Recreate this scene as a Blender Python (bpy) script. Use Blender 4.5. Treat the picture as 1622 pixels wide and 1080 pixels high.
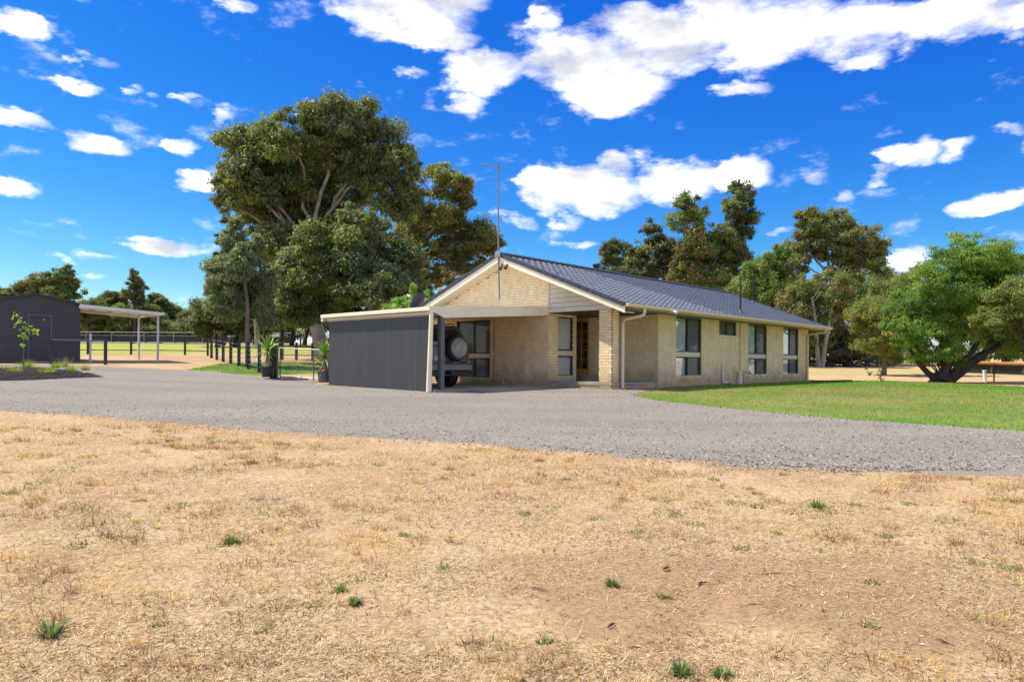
import bpy, bmesh, math, random
import numpy as np
from mathutils import Vector, Matrix
random.seed(7); RNG = np.random.default_rng(11)
for _o in list(bpy.data.objects): bpy.data.objects.remove(_o)
SC = bpy.context.scene; COL = SC.collection
# ------------------------------------------------------------------ camera
F = 1114.0; CX = 811.0; HY = 575.0; ROLL = math.radians(.35); ZC = .78
cam = bpy.data.cameras.new('camera'); co = bpy.data.objects.new('camera', cam); COL.objects.link(co)
co.location = (0, 0, ZC); co.rotation_euler = (math.pi/2, -ROLL, 0)
cam.sensor_width = 36; cam.lens = F/1622*36; cam.shift_y = (HY-540)/1622; cam.clip_start = .05; cam.clip_end = 5000
SC.camera = co
# ------------------------------------------------------------------ sun + world
HUa = Vector((-.732, .681, 0)); HVa = Vector((.681, .732, 0))     # along the gable front, along the side wall
SUNV = (HUa*.52-HVa*.345+Vector((0, 0, 1.0))).normalized()
sun = bpy.data.lights.new('sun', 'SUN'); so = bpy.data.objects.new('sun', sun); COL.objects.link(so)
sun.energy = 3.5; sun.angle = math.radians(.53); sun.color = (1, .93, .80)
so.rotation_euler = SUNV.to_track_quat('Z', 'Y').to_euler(); so.location = (-30, 0, 60)
SC.view_settings.view_transform = 'Standard'; SC.view_settings.look = 'None'
SC.view_settings.exposure = .90; SC.view_settings.gamma = 1; SC.view_settings.use_curve_mapping = False
SC.cycles.max_bounces = 8; SC.cycles.transparent_max_bounces = 8
SC.cycles.diffuse_bounces = 5; SC.cycles.glossy_bounces = 2; SC.cycles.sample_clamp_indirect = 10
wd = bpy.data.worlds.new('World'); SC.world = wd; wd.use_nodes = True
def build_world():
    nt = wd.node_tree; N = nt.nodes; L = nt.links; N.clear()
    def nd(t, **k):
        n = N.new(t)
        for a, b in k.items(): setattr(n, a, b)
        return n
    def mth(op, a, b=None, clamp=False):
        n = nd('ShaderNodeMath', operation=op, use_clamp=clamp)
        for i, v in enumerate((a, b)):
            if v is None: continue
            if isinstance(v, (int, float)): n.inputs[i].default_value = v
            else: L.new(v, n.inputs[i])
        return n.outputs[0]
    def vm(op, a, b=None, c=None):
        n = nd('ShaderNodeVectorMath', operation=op)
        for i, v in enumerate((a, b, c)):
            if v is None: continue
            if isinstance(v, (tuple, list)): n.inputs[i].default_value = v
            else: L.new(v, n.inputs[i])
        return n
    out = nd('ShaderNodeOutputWorld'); bg = nd('ShaderNodeBackground'); L.new(bg.outputs[0], out.inputs[0])
    sky = nd('ShaderNodeTexSky', sky_type='NISHITA'); sky.sun_disc = False
    sky.sun_elevation = math.asin(SUNV.z); sky.sun_rotation = math.atan2(SUNV.x, SUNV.y)
    sky.air_density = 1.0; sky.dust_density = .3; sky.ozone_density = 3.0; sky.altitude = 200
    hs = nd('ShaderNodeHueSaturation'); hs.inputs['Saturation'].default_value = 1.3; hs.inputs['Hue'].default_value = .5
    L.new(sky.outputs[0], hs.inputs['Color'])
    # polarised, saturated noon sky: a contrast curve per channel
    sr = nd('ShaderNodeSeparateColor'); L.new(hs.outputs[0], sr.inputs[0])
    ch = [mth('MULTIPLY', mth('POWER', sr.outputs[0], 1.7), .175), mth('MULTIPLY', mth('POWER', sr.outputs[1], 1.28), .35), mth('MULTIPLY', mth('POWER', sr.outputs[2], .55), 1.5)]
    skc = nd('ShaderNodeCombineColor')
    for q in range(3): L.new(ch[q], skc.inputs[q])
    tc = nd('ShaderNodeTexCoord'); D = tc.outputs['Generated']
    sx = nd('ShaderNodeSeparateXYZ'); L.new(D, sx.inputs[0])
    az = mth('ARCTAN2', sx.outputs[0], sx.outputs[1]); el = mth('ARCSINE', sx.outputs[2])
    # warp
    n1 = nd('ShaderNodeTexNoise'); n1.inputs['Scale'].default_value = 7; n1.inputs['Detail'].default_value = 9; n1.inputs['Roughness'].default_value = .62
    n2 = nd('ShaderNodeTexNoise'); n2.inputs['Scale'].default_value = 16; n2.inputs['Detail'].default_value = 7; n2.inputs['Roughness'].default_value = .6
    mp = vm('MULTIPLY', D, (1, 1, 2.2)); L.new(mp.outputs[0], n1.inputs['Vector']); L.new(mp.outputs[0], n2.inputs['Vector'])
    cb = nd('ShaderNodeCombineXYZ'); L.new(az, cb.inputs[0]); L.new(el, cb.inputs[1])
    w1 = vm('SUBTRACT', n1.outputs['Color'], (.5, .5, .5)); w1b = vm('MULTIPLY', w1.outputs[0], (.10, .055, 0))
    w2 = vm('SUBTRACT', n2.outputs['Color'], (.5, .5, .5)); w2b = vm('MULTIPLY', w2.outputs[0], (.06, .03, 0))
    P = vm('ADD', cb.outputs[0], w1b.outputs[0]).outputs[0]; P = vm('ADD', P, w2b.outputs[0]).outputs[0]
    E = [(640,22,118,50),(720,8,60,30),(765,115,80,44),(745,166,32,22),(900,95,130,62),(960,135,110,48),(1050,62,170,66),(1200,58,150,66),
         (1340,55,140,52),(1500,36,190,46),(1160,145,58,17),(1350,100,60,20),(700,60,60,26),(870,25,30,22),(1130,12,70,40),(1620,20,90,50),
         (868,302,46,38),(940,298,100,42),(1060,285,92,36),(1165,277,66,26),(895,345,28,14),(912,385,34,12),(820,352,42,15),(975,262,40,20),
         (35,42,56,24),(148,97,30,14),(120,137,50,14),(205,145,18,13),(236,156,22,8),(300,163,34,6),(25,190,60,18),(135,222,76,22),(92,207,40,12),
         (300,230,36,11),(368,188,22,9),(312,286,56,20),(28,303,50,17),(262,386,72,14),(335,390,24,8),(90,411,44,7),(150,441,32,8),(370,4,44,14),(180,404,28,4),(232,445,24,4),
         (1435,250,54,28),(1500,243,36,18),(1393,276,34,12),(1570,214,54,14),(1612,228,24,18),(1572,318,70,20),(1295,288,22,12),(1340,308,26,13),
         (1562,358,24,7),(1602,279,24,7),(1445,408,46,20),(1228,366,28,10),(655,290,1,1),(650,117,34,10)]
    acc = None
    for cx, cy, rx, ry in E:
        x = (cx-CX)/F; a = math.atan(x); z = (HY+.0061*(cx-CX)-cy)/F; e = math.atan(z*math.cos(a))
        ra = rx/F*math.cos(a)**2; re = ry/F*math.cos(a)*math.cos(e)**2
        m = vm('MULTIPLY_ADD', P, (1/ra, 1/re, 0), (-a/ra, -e/re, 0))
        d = vm('DOT_PRODUCT', m.outputs[0], m.outputs[0]).outputs['Value']
        d = mth('MULTIPLY', mth('SUBTRACT', 1.15, d), min(1.0, (rx*ry)**.5/38))
        acc = d if acc is None else mth('MAXIMUM', acc, d)
    # sky beyond the frame: cumulus cover thickened to brighten the shaded walls
    n3 = nd('ShaderNodeTexNoise'); n3.inputs['Scale'].default_value = 3.1; n3.inputs['Detail'].default_value = 5; L.new(mp.outputs[0], n3.inputs['Vector'])
    gen = mth('MULTIPLY', mth('SUBTRACT', n3.outputs['Fac'], .45), 7.0)
    oa = mth('GREATER_THAN', mth('ABSOLUTE', az), .66); oe = mth('GREATER_THAN', el, .50); ou = mth('MAXIMUM', oa, oe)
    pos = mth('GREATER_THAN', el, .04)
    gen = mth('MULTIPLY', gen, mth('MULTIPLY', ou, pos))
    acc = mth('MAXIMUM', acc, gen)
    fr = mth('MULTIPLY', mth('SUBTRACT', n2.outputs['Fac'], .5), 2.0)
    fr1 = mth('MULTIPLY', mth('SUBTRACT', n1.outputs['Fac'], .5), 1.3)
    dens = mth('ADD', acc, mth('ADD', fr, fr1))
    mr = nd('ShaderNodeMapRange', interpolation_type='SMOOTHSTEP'); mr.inputs['From Min'].default_value = .14; mr.inputs['From Max'].default_value = 1.12
    L.new(dens, mr.inputs['Value'])
    # body shading of the clouds: thick, low-lying folds are greyer
    n4 = nd('ShaderNodeTexNoise'); n4.inputs['Scale'].default_value = 9; n4.inputs['Detail'].default_value = 6
    off = vm('ADD', mp.outputs[0], (0, 0, .06)); L.new(off.outputs[0], n4.inputs['Vector'])
    sh = mth('ADD', mth('MULTIPLY', n4.outputs['Fac'], 1.5), mth('MULTIPLY', mth('MINIMUM', acc, 1.0), -.30)); 
    cr = nd('ShaderNodeMapRange'); cr.inputs['From Min'].default_value = .30; cr.inputs['From Max'].default_value = .70; L.new(sh, cr.inputs['Value'])
    cmix = nd('ShaderNodeMix', data_type='RGBA'); L.new(cr.outputs[0], cmix.inputs['Factor'])
    cmix.inputs['A'].default_value = (3.05, 3.12, 3.4, 1); cmix.inputs['B'].default_value = (7.4, 7.3, 7.2, 1)
    mx = nd('ShaderNodeMix', data_type='RGBA'); L.new(mr.outputs[0], mx.inputs['Factor'])
    L.new(skc.outputs[0], mx.inputs['A']); L.new(cmix.outputs['Result'], mx.inputs['B'])
    L.new(mx.outputs['Result'], bg.inputs['Color']); bg.inputs['Strength'].default_value = .13
build_world()
wd.cycles.sampling_method = 'MANUAL'; wd.cycles.sample_map_resolution = 512

# ------------------------------------------------------------------ pixel -> world, terrain
def W(px, py, D):
    dx = px-CX; dn = HY-py; c = math.cos(ROLL); s = math.sin(ROLL)
    return Vector(((dx*c-dn*s)/F*D, D, ZC+(dx*s+dn*c)/F*D))
def sstep(x, a, b):
    t = np.clip((x-a)/(b-a), 0, 1); return t*t*(3-2*t)
def terr(X, Y):
    X = np.asarray(X, float); Y = np.asarray(Y, float)
    def sm(xs, zs):
        return sum(np.interp(Y+d, xs, zs) for d in (-2, -1, 0, 1, 2))/5
    l = sm((-60, 0, 18, 25, 42, 90, 200, 600, 3000), (-2.4, -.72, -.05, .05, .67, 2.7, 5.6, 9, 9))
    r = sm((-60, 0, 20, 33, 52, 120, 600, 3000), (-2.4, -.72, 0, .02, .85, 2.0, 9, 9))
    w = sstep(X, -6, 4)
    return l*(1-w)+r*w + .03*np.clip(-X-6, 0, 14)*sstep(Y, 8, 22)
def T1(x, y): return float(terr(x, y))
def G(px, py):
    lo = 1.5; prev = lo
    for D in np.concatenate([np.arange(1.5, 60, .1), np.arange(60, 500, 1)]):
        p = W(px, py, D)
        if p.z <= T1(p.x, p.y):
            a, b = prev, D
            for _ in range(20):
                m = (a+b)/2; p = W(px, py, m)
                if p.z <= T1(p.x, p.y): b = m
                else: a = m
            return W(px, py, b)
        prev = D
    return W(px, py, 500)
# house frame: corner of the porch column; local x = out of the side wall, y = along it
TH = math.atan(1037/1114.0); HO = Vector((2.94, 20.7, 0)); HROT = -(TH)
HU = Vector((-math.cos(TH), math.sin(TH), 0)); HV = Vector((math.sin(TH), math.cos(TH), 0))
def H(u, v, z=0): return HO+HU*u+HV*v+Vector((0, 0, z))

# ------------------------------------------------------------------ noise
def vnoise(X, Y, seed=0):
    xi = np.floor(X).astype(np.int64); yi = np.floor(Y).astype(np.int64); fx = X-xi; fy = Y-yi
    def h(a, b):
        n = (a*374761393+b*668265263+seed*1442695041) & 0xffffffff
        n = ((n ^ (n >> 13))*1274126177) & 0xffffffff
        return ((n ^ (n >> 16)) & 0xffff)/65535.0
    u = fx*fx*(3-2*fx); v = fy*fy*(3-2*fy)
    return (h(xi, yi)*(1-u)+h(xi+1, yi)*u)*(1-v)+(h(xi, yi+1)*(1-u)+h(xi+1, yi+1)*u)*v
def fbm(X, Y, o=4, seed=0):
    s = 0; a = .5; t = 0
    for i in range(o):
        s = s+a*vnoise(X*2**i+i*17.3, Y*2**i-i*9.1, seed+i); t += a; a *= .5
    return s/t

# ------------------------------------------------------------------ materials
def mat(name, col, rough=.7, var=.12, scale=6, bump=0, bscale=40, metal=0, col2=None, spec=.5, coord='Object', detail=4, objrand=0, stretch=(1, 1, 1)):
    m = bpy.data.materials.new(name); m.use_nodes = True; nt = m.node_tree; N = nt.nodes; L = nt.links
    b = N['Principled BSDF']; b.inputs['Roughness'].default_value = rough; b.inputs['Metallic'].default_value = metal
    b.inputs['Specular IOR Level'].default_value = spec
    tc = N.new('ShaderNodeTexCoord'); mp = N.new('ShaderNodeMapping'); mp.inputs['Scale'].default_value = stretch
    L.new(tc.outputs[coord], mp.inputs['Vector'])
    n = N.new('ShaderNodeTexNoise'); n.inputs['Scale'].default_value = scale; n.inputs['Detail'].default_value = detail; n.inputs['Roughness'].default_value = .6
    L.new(mp.outputs[0], n.inputs['Vector'])
    rp = N.new('ShaderNodeValToRGB'); L.new(n.outputs['Fac'], rp.inputs[0])
    c2 = col2 or tuple(min(1, c*(1+var)) for c in col); c1 = tuple(c*(1-var) for c in col)
    if col2: c1 = col
    rp.color_ramp.elements[0].position = .32; rp.color_ramp.elements[1].position = .68
    rp.color_ramp.elements[0].color = (*c1, 1); rp.color_ramp.elements[1].color = (*c2, 1)
    last = rp.outputs[0]
    if objrand:
        oi = N.new('ShaderNodeObjectInfo'); hv = N.new('ShaderNodeHueSaturation'); mr = N.new('ShaderNodeMapRange')
        mr.inputs['To Min'].default_value = 1-objrand; mr.inputs['To Max'].default_value = 1+objrand
        L.new(oi.outputs['Random'], mr.inputs['Value']); L.new(mr.outputs[0], hv.inputs['Value']); L.new(last, hv.inputs['Color']); last = hv.outputs[0]
    L.new(last, b.inputs['Base Color'])
    if bump:
        n2 = N.new('ShaderNodeTexNoise'); n2.inputs['Scale'].default_value = bscale; n2.inputs['Detail'].default_value = 5; L.new(mp.outputs[0], n2.inputs['Vector'])
        bp = N.new('ShaderNodeBump'); bp.inputs['Strength'].default_value = min(1, bump); bp.inputs['Distance'].default_value = .01
        L.new(n2.outputs['Fac'], bp.inputs['Height']); L.new(bp.outputs[0], b.inputs['Normal'])
    return m
def attr_mat(name, trans=.3, rough=.55, spec=.3, gain=1.0):
    """leaf / blade material: colour comes from the per-leaf attribute 'tint'"""
    m = bpy.data.materials.new(name); m.use_nodes = True; nt = m.node_tree; N = nt.nodes; L = nt.links
    b = N['Principled BSDF']; b.inputs['Roughness'].default_value = rough; b.inputs['Specular IOR Level'].default_value = spec
    a = N.new('ShaderNodeAttribute'); a.attribute_name = 'tint'
    L.new(a.outputs['Color'], b.inputs['Base Color'])
    if trans:
        t = N.new('ShaderNodeBsdfTranslucent'); g = N.new('ShaderNodeMix'); g.data_type = 'RGBA'; g.blend_type = 'MULTIPLY'; g.inputs['Factor'].default_value = 1
        g.inputs['B'].default_value = (1.1, 1.25, .6, 1); L.new(a.outputs['Color'], g.inputs['A']); L.new(g.outputs['Result'], t.inputs['Color'])
        mx = N.new('ShaderNodeMixShader'); mx.inputs[0].default_value = trans
        L.new(b.outputs[0], mx.inputs[1]); L.new(t.outputs[0], mx.inputs[2]); L.new(mx.outputs[0], N['Material Output'].inputs['Surface'])
    return m
def glass_mat(name, tint=(.95, .97, .97), f0=.07):
    m = bpy.data.materials.new(name); m.use_nodes = True; nt = m.node_tree; N = nt.nodes; L = nt.links; N.remove(N['Principled BSDF'])
    t = N.new('ShaderNodeBsdfTransparent'); t.inputs[0].default_value = (*tint, 1)
    g = N.new('ShaderNodeBsdfGlossy'); g.inputs['Roughness'].default_value = .015; g.inputs['Color'].default_value = (.95, .97, 1, 1)
    lw = N.new('ShaderNodeLayerWeight'); lw.inputs['Blend'].default_value = .25
    mr = N.new('ShaderNodeMapRange'); mr.inputs['To Min'].default_value = f0; mr.inputs['To Max'].default_value = .45; L.new(lw.outputs['Fresnel'], mr.inputs['Value'])
    mx = N.new('ShaderNodeMixShader'); L.new(mr.outputs[0], mx.inputs[0]); L.new(t.outputs[0], mx.inputs[1]); L.new(g.outputs[0], mx.inputs[2])
    L.new(mx.outputs[0], N['Material Output'].inputs['Surface'])
    return m
def screen_mat(name, col, op):
    m = bpy.data.materials.new(name); m.use_nodes = True; nt = m.node_tree; N = nt.nodes; L = nt.links; b = N['Principled BSDF']
    b.inputs['Base Color'].default_value = (*col, 1); b.inputs['Roughness'].default_value = .8
    t = N.new('ShaderNodeBsdfTransparent'); mx = N.new('ShaderNodeMixShader'); mx.inputs[0].default_value = op
    L.new(t.outputs[0], mx.inputs[1]); L.new(b.outputs[0], mx.inputs[2]); L.new(mx.outputs[0], N['Material Output'].inputs['Surface'])
    return m
M = {}
def wall_dirt(m, amount=.6):
    """splashed mud low on the walls"""
    nt = m.node_tree; N = nt.nodes; L = nt.links; b = N['Principled BSDF']; src = b.inputs['Base Color'].links[0].from_socket
    g = N.new('ShaderNodeNewGeometry'); s = N.new('ShaderNodeSeparateXYZ'); L.new(g.outputs['Position'], s.inputs[0])
    n = N.new('ShaderNodeTexNoise'); n.inputs['Scale'].default_value = 3; n.inputs['Detail'].default_value = 6; L.new(g.outputs['Position'], n.inputs['Vector'])
    a = N.new('ShaderNodeMath'); a.operation = 'MULTIPLY_ADD'; a.inputs[1].default_value = -.9; L.new(n.outputs['Fac'], a.inputs[0]); L.new(s.outputs[2], a.inputs[2])
    r = N.new('ShaderNodeMapRange'); r.inputs['From Min'].default_value = .24; r.inputs['From Max'].default_value = -.34; r.inputs['To Max'].default_value = amount; L.new(a.outputs[0], r.inputs['Value'])
    mx = N.new('ShaderNodeMix'); mx.data_type = 'RGBA'; L.new(r.outputs[0], mx.inputs['Factor']); L.new(src, mx.inputs['A']); mx.inputs['B'].default_value = (.22, .13, .08, 1)
    L.new(mx.outputs['Result'], b.inputs['Base Color'])
M['brick'] = mat('cream_painted_brick', (.93, .725, .42), .75, .07, 2.2, .5, 60, objrand=.05, coord='Object'); 
M['brick'].node_tree.nodes['Principled BSDF'].inputs['Specular IOR Level'].default_value = .25
def brickify(m):
    nt = m.node_tree; N = nt.nodes; L = nt.links; b = N['Principled BSDF']; src = b.inputs['Base Color'].links[0].from_socket
    g = N.new('ShaderNodeNewGeometry'); n = N.new('ShaderNodeTexNoise'); n.inputs['Scale'].default_value = 5.3; n.inputs['Detail'].default_value = 3; L.new(g.outputs['Position'], n.inputs['Vector'])
    hv = N.new('ShaderNodeHueSaturation'); mr = N.new('ShaderNodeMapRange'); mr.inputs['From Min'].default_value = .3; mr.inputs['From Max'].default_value = .7
    mr.inputs['To Min'].default_value = .88; mr.inputs['To Max'].default_value = 1.1; L.new(n.outputs['Fac'], mr.inputs['Value']); L.new(mr.outputs[0], hv.inputs['Value']); L.new(src, hv.inputs['Color'])
    L.new(hv.outputs[0], b.inputs['Base Color'])
brickify(M['brick']); wall_dirt(M['brick'])
M['mortar'] = mat('raked_mortar', (.40, .265, .135), .95, .2, 20)
M['trim'] = mat('cream_trim_paint', (.76, .66, .47), .5, .05, 3, .1, 30)
M['trimwhite'] = mat('pale_fascia_paint', (.92, .80, .56), .5, .06, 2)
M['gutter'] = mat('beige_gutter_enamel', (.72, .56, .32), .35, .05, 3)
M['board'] = mat('cream_weatherboard', (.80, .67, .48), .55, .06, 4, .15, 50)
M['tile'] = mat('grey_glazed_roof_tile', (.17, .185, .205), .40, .14, 5, .2, 60, objrand=.07, spec=.7)
M['ridge'] = mat('dark_ridge_cap', (.045, .05, .06), .5, .2, 6)
M['frame'] = mat('bronze_aluminium', (.035, .03, .028), .4, .1, 5, metal=.3)
M['glass'] = glass_mat('window_glass')
M['curtain'] = mat('white_sheer_curtain', (.90, .90, .92), .9, .03, 3, stretch=(30, 30, 1))
M['drape'] = mat('grey_screened_drape', (.34, .33, .33), .9, .1, 3, stretch=(30, 30, 1))
M['screen'] = screen_mat('insect_screen', (.12, .12, .12), .38)
M['dark'] = mat('dark_room', (.03, .028, .026), .9)  # near-black: the darkness of unlit rooms put into the colour
M['ceiling'] = mat('brown_porch_ceiling', (.10, .07, .045), .7, .15, 8)
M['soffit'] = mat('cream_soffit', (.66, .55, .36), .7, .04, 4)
M['soffit_shaded'] = mat('eave_soffit', (.30, .24, .17), .7, .08, 4)  # shade under the eaves put into a darker soffit colour
M['timber'] = mat('orange_varnished_timber', (.75, .33, .08), .35, .2, 12, .1, 60, stretch=(1, 1, .1))
M['conc'] = mat('worn_concrete', (.36, .31, .25), .9, .14, 3, .4, 60)
M['steelgrey'] = mat('grey_steel_sheet', (.048, .048, .049), .5, .10, 1.6, .12, 9, stretch=(1.5, 1.5, .35))
M['postgrey'] = mat('grey_post_paint', (.11, .11, .125), .5, .06, 4)
M['black'] = mat('black_paint', (.02, .02, .022), .5, .15, 8)
M['rubber'] = mat('black_rubber', (.022, .022, .023), .75, .2, 20, .3, 60)
M['galv'] = mat('galvanised_steel', (.24, .24, .25), .5, .1, 8, metal=.2)
M['zinc'] = mat('pale_zinc_sheet', (.60, .63, .67), .4, .05, 3, metal=.25)
M['white'] = mat('white_paint', (.78, .78, .76), .5, .05, 6)
M['bark'] = mat('grey_brown_bark', (.20, .155, .12), .9, .35, 5, .8, 14, stretch=(1, 1, .25))
M['gum'] = mat('pale_gum_bark', (.20, .155, .115), .8, .2, 2.2, .5, 9, col2=(.42, .37, .31), stretch=(1, 1, .45))
M['darkbark'] = mat('dark_bark', (.07, .05, .04), .95, .3, 5, .8, 14)
M['leaf'] = attr_mat('leaves', .42, .5, .3)
M['blade'] = attr_mat('grass_blades', .25, .7, .15)
M['chip'] = attr_mat('loose_pieces', 0, .9, .15)
M['car'] = mat('dark_grey_car_paint', (.045, .047, .052), .22, .05, 3, spec=.8)
M['cargrey'] = mat('mid_grey_car_paint', (.13, .13, .135), .3, .05, 3, spec=.7)
M['carglass'] = mat('tinted_glass', (.008, .01, .011), .05, .02, 3, spec=.8)
M['chrome'] = mat('brushed_cover', (.20, .21, .22), .28, .2, 3, metal=.6)
M['red'] = mat('red_lamp', (.45, .02, .02), .25, .05, 3)
M['amber'] = mat('tan_mudflap', (.35, .24, .14), .5, .1, 3)

# ------------------------------------------------------------------ objects
def tag(o, label=None, cat=None, group=None, kind=None):
    if label: o['label'] = label
    if cat: o['category'] = cat
    if group: o['group'] = group
    if kind: o['kind'] = kind
    return o
def empty(name, loc=(0, 0, 0), rz=0, label=None, cat=None, group=None, kind=None, parent=None):
    o = bpy.data.objects.new(name, None); COL.objects.link(o); o.location = loc; o.rotation_euler = (0, 0, rz); o.empty_display_size = .2
    if parent: o.parent = parent
    return tag(o, label, cat, group, kind)
def link(name, me, parent=None):
    o = bpy.data.objects.new(name, me); COL.objects.link(o)
    if parent: o.parent = parent
    return o
class MB:
    def __init__(s, T=None): s.v = []; s.f = []; s.T = T
    def add(s, vs, fs):
        n = len(s.v); s.v += [(s.T(*p) if s.T else tuple(p)) for p in vs]; s.f += [tuple(i+n for i in f) for f in fs]
    def box(s, a0, a1, b0, b1, c0, c1):
        s.add([(a, b, c) for a in (a0, a1) for b in (b0, b1) for c in (c0, c1)],
              [(0, 1, 3, 2), (4, 6, 7, 5), (0, 4, 5, 1), (2, 3, 7, 6), (0, 2, 6, 4), (1, 5, 7, 3)])
    def prism(s, poly, d0, d1, ax='b'):
        """poly of (a, c) swept along b"""
        n = len(poly)
        vs = [(a, d0, c) for a, c in poly]+[(a, d1, c) for a, c in poly]
        s.add(vs, [tuple(range(n)), tuple(range(2*n-1, n-1, -1))]+[(i, n+i, n+(i+1) % n, (i+1) % n) for i in range(n)])
    def tube(s, pts, r, n=8, cap=True, r2=None):
        pts = [Vector(p) for p in pts]; rs = r if isinstance(r, (list, tuple)) else [r]*len(pts)
        vs = []; up = Vector((.13, .21, .97))
        for i, p in enumerate(pts):
            d = (pts[min(i+1, len(pts)-1)]-pts[max(i-1, 0)]).normalized()
            x = d.cross(up)
            if x.length < .15: x = d.cross(Vector((1, 0, .1)))
            x.normalize(); y = d.cross(x)
            for k in range(n):
                a = 2*math.pi*k/n; vs.append(p+(x*math.cos(a)+y*math.sin(a))*rs[i])
        fs = [(i*n+k, i*n+(k+1) % n, (i+1)*n+(k+1) % n, (i+1)*n+k) for i in range(len(pts)-1) for k in range(n)]
        if cap: fs += [tuple(range(n-1, -1, -1)), tuple(range((len(pts)-1)*n, len(pts)*n))]
        s.add(vs, fs)
    def lathe(s, prof, n=24, origin=(0, 0, 0), axis='z'):
        vs = []
        for r, h in prof:
            for k in range(n):
                a = 2*math.pi*k/n; x, y = r*math.cos(a), r*math.sin(a)
                p = (x, y, h) if axis == 'z' else ((h, x, y) if axis == 'x' else (x, h, y))
                vs.append((p[0]+origin[0], p[1]+origin[1], p[2]+origin[2]))
        s.add(vs, [(i*n+k, i*n+(k+1) % n, (i+1)*n+(k+1) % n, (i+1)*n+k) for i in range(len(prof)-1) for k in range(n)])
    def build(s, name, m, parent=None, smooth=False, bevel=0):
        me = bpy.data.meshes.new(name); bm = bmesh.new(); vv = [bm.verts.new(p) for p in s.v]
        for f in s.f:
            try: bm.faces.new([vv[i] for i in f])
            except ValueError: pass
        bmesh.ops.recalc_face_normals(bm, faces=bm.faces)
        if bevel: bmesh.ops.bevel(bm, geom=[e for e in bm.edges if e.calc_face_angle(0) > .5], offset=bevel, segments=1, affect='EDGES')
        bm.to_mesh(me); bm.free(); me.materials.append(m)
        if smooth:
            me.polygons.foreach_set('use_smooth', [True]*len(me.polygons))
            try: me.set_sharp_from_angle(angle=math.radians(40))
            except Exception: pass
        return link(name, me, parent)
def box(name, m, parent, a0, a1, b0, b1, c0, c1, T=None, bevel=0):
    b = MB(T); b.box(a0, a1, b0, b1, c0, c1); return b.build(name, m, parent, bevel=bevel)
def tube(name, m, parent, pts, r, n=8, smooth=True):
    b = MB(); b.tube(pts, r, n); return b.build(name, m, parent, smooth)
def npmesh(name, V, Fc, m, parent=None, tint=None, smooth=False):
    """V (n,3), Fc (k,3|4) int"""
    me = bpy.data.meshes.new(name); k = Fc.shape[1]
    me.vertices.add(len(V)); me.vertices.foreach_set('co', np.ascontiguousarray(V, np.float32).ravel())
    me.loops.add(Fc.size); me.loops.foreach_set('vertex_index', np.ascontiguousarray(Fc, np.int32).ravel())
    me.polygons.add(len(Fc)); me.polygons.foreach_set('loop_start', np.arange(0, Fc.size, k, dtype=np.int32))
    me.polygons.foreach_set('loop_total', np.full(len(Fc), k, np.int32))
    if smooth: me.polygons.foreach_set('use_smooth', np.ones(len(Fc), bool))
    me.update(calc_edges=True)
    if tint is not None:
        at = me.color_attributes.new('tint', 'FLOAT_COLOR', 'POINT')
        c = np.ones((len(V), 4), np.float32); c[:, :3] = tint; at.data.foreach_set('color', c.ravel())
    me.materials.append(m)
    return link(name, me, parent)
# ------------------------------------------------------------------ ground
def polysd(P, X, Y):
    """signed distance to polygon, + inside"""
    d = np.full(X.shape, 1e9); ins = np.zeros(X.shape, bool); n = len(P)
    for i in range(n):
        ax, ay = P[i]; bx, by = P[(i+1) % n]; ex, ey = bx-ax, by-ay
        t = np.clip(((X-ax)*ex+(Y-ay)*ey)/(ex*ex+ey*ey+1e-9), 0, 1)
        d = np.minimum(d, np.hypot(X-ax-t*ex, Y-ay-t*ey))
        c = ((ay > Y) != (by > Y)) & (X < (bx-ax)*(Y-ay)/((by-ay) if by != ay else 1e-9)+ax); ins ^= c
    return np.where(ins, d, -d)
def g2(*pts): return [(p.x, p.y) for p in (G(a, b) for a, b in pts)]
def h2(u, v): p = H(u, v); return (p.x, p.y)
NEAR = g2((-500, 622), (-150, 638), (0, 650), (200, 662), (400, 680), (600, 693), (811, 706), (1000, 722), (1200, 738), (1400, 745), (1622, 753), (2300, 800))
GRAVEL = NEAR+g2((2300, 722), (1622, 684), (1500, 676), (1300, 662), (1150, 647), (1040, 635), (1003, 627))+[h2(-.35, 2.3), h2(-.05, 1), h2(2, .5), h2(7.5, .5), h2(8.6, -3), h2(8.2, -5)] \
    + g2((505, 604), (432, 598.5), (415, 597), (370, 592.5), (334, 589), (260, 585), (205, 583), (165, 581), (60, 578.5), (0, 578), (-500, 575))
LAWN = g2((1004, 628), (1040, 635), (1150, 648), (1300, 663), (1500, 677), (1622, 685), (2300, 722), (2300, 640), (1622, 614), (1500, 608), (1400, 604.5), (1345, 604.5))+[h2(-.5, 15.8), h2(-.42, 9), h2(-.42, 2.6)]
BED = g2((-150, 606), (0, 605), (60, 603.5), (110, 600.5), (140, 599.5), (166, 598.5), (150, 594.5), (125, 590), (70, 587), (0, 587.5), (-150, 592))
PATCH = g2((296, 586.5), (334, 589), (370, 592.5), (412, 596), (428, 594), (480, 592), (520, 592), (520, 575), (430, 574), (360, 576), (330, 580))
GREENS = [(g2((60, 543), (540, 546), (540, 562), (300, 560), (60, 563)), 1.0), (PATCH, 1.0)]
def axis(segs):
    out = []
    for a, b, s in segs: out += list(np.arange(a, b, s))
    out.append(segs[-1][1]); return np.array(out)
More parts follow.
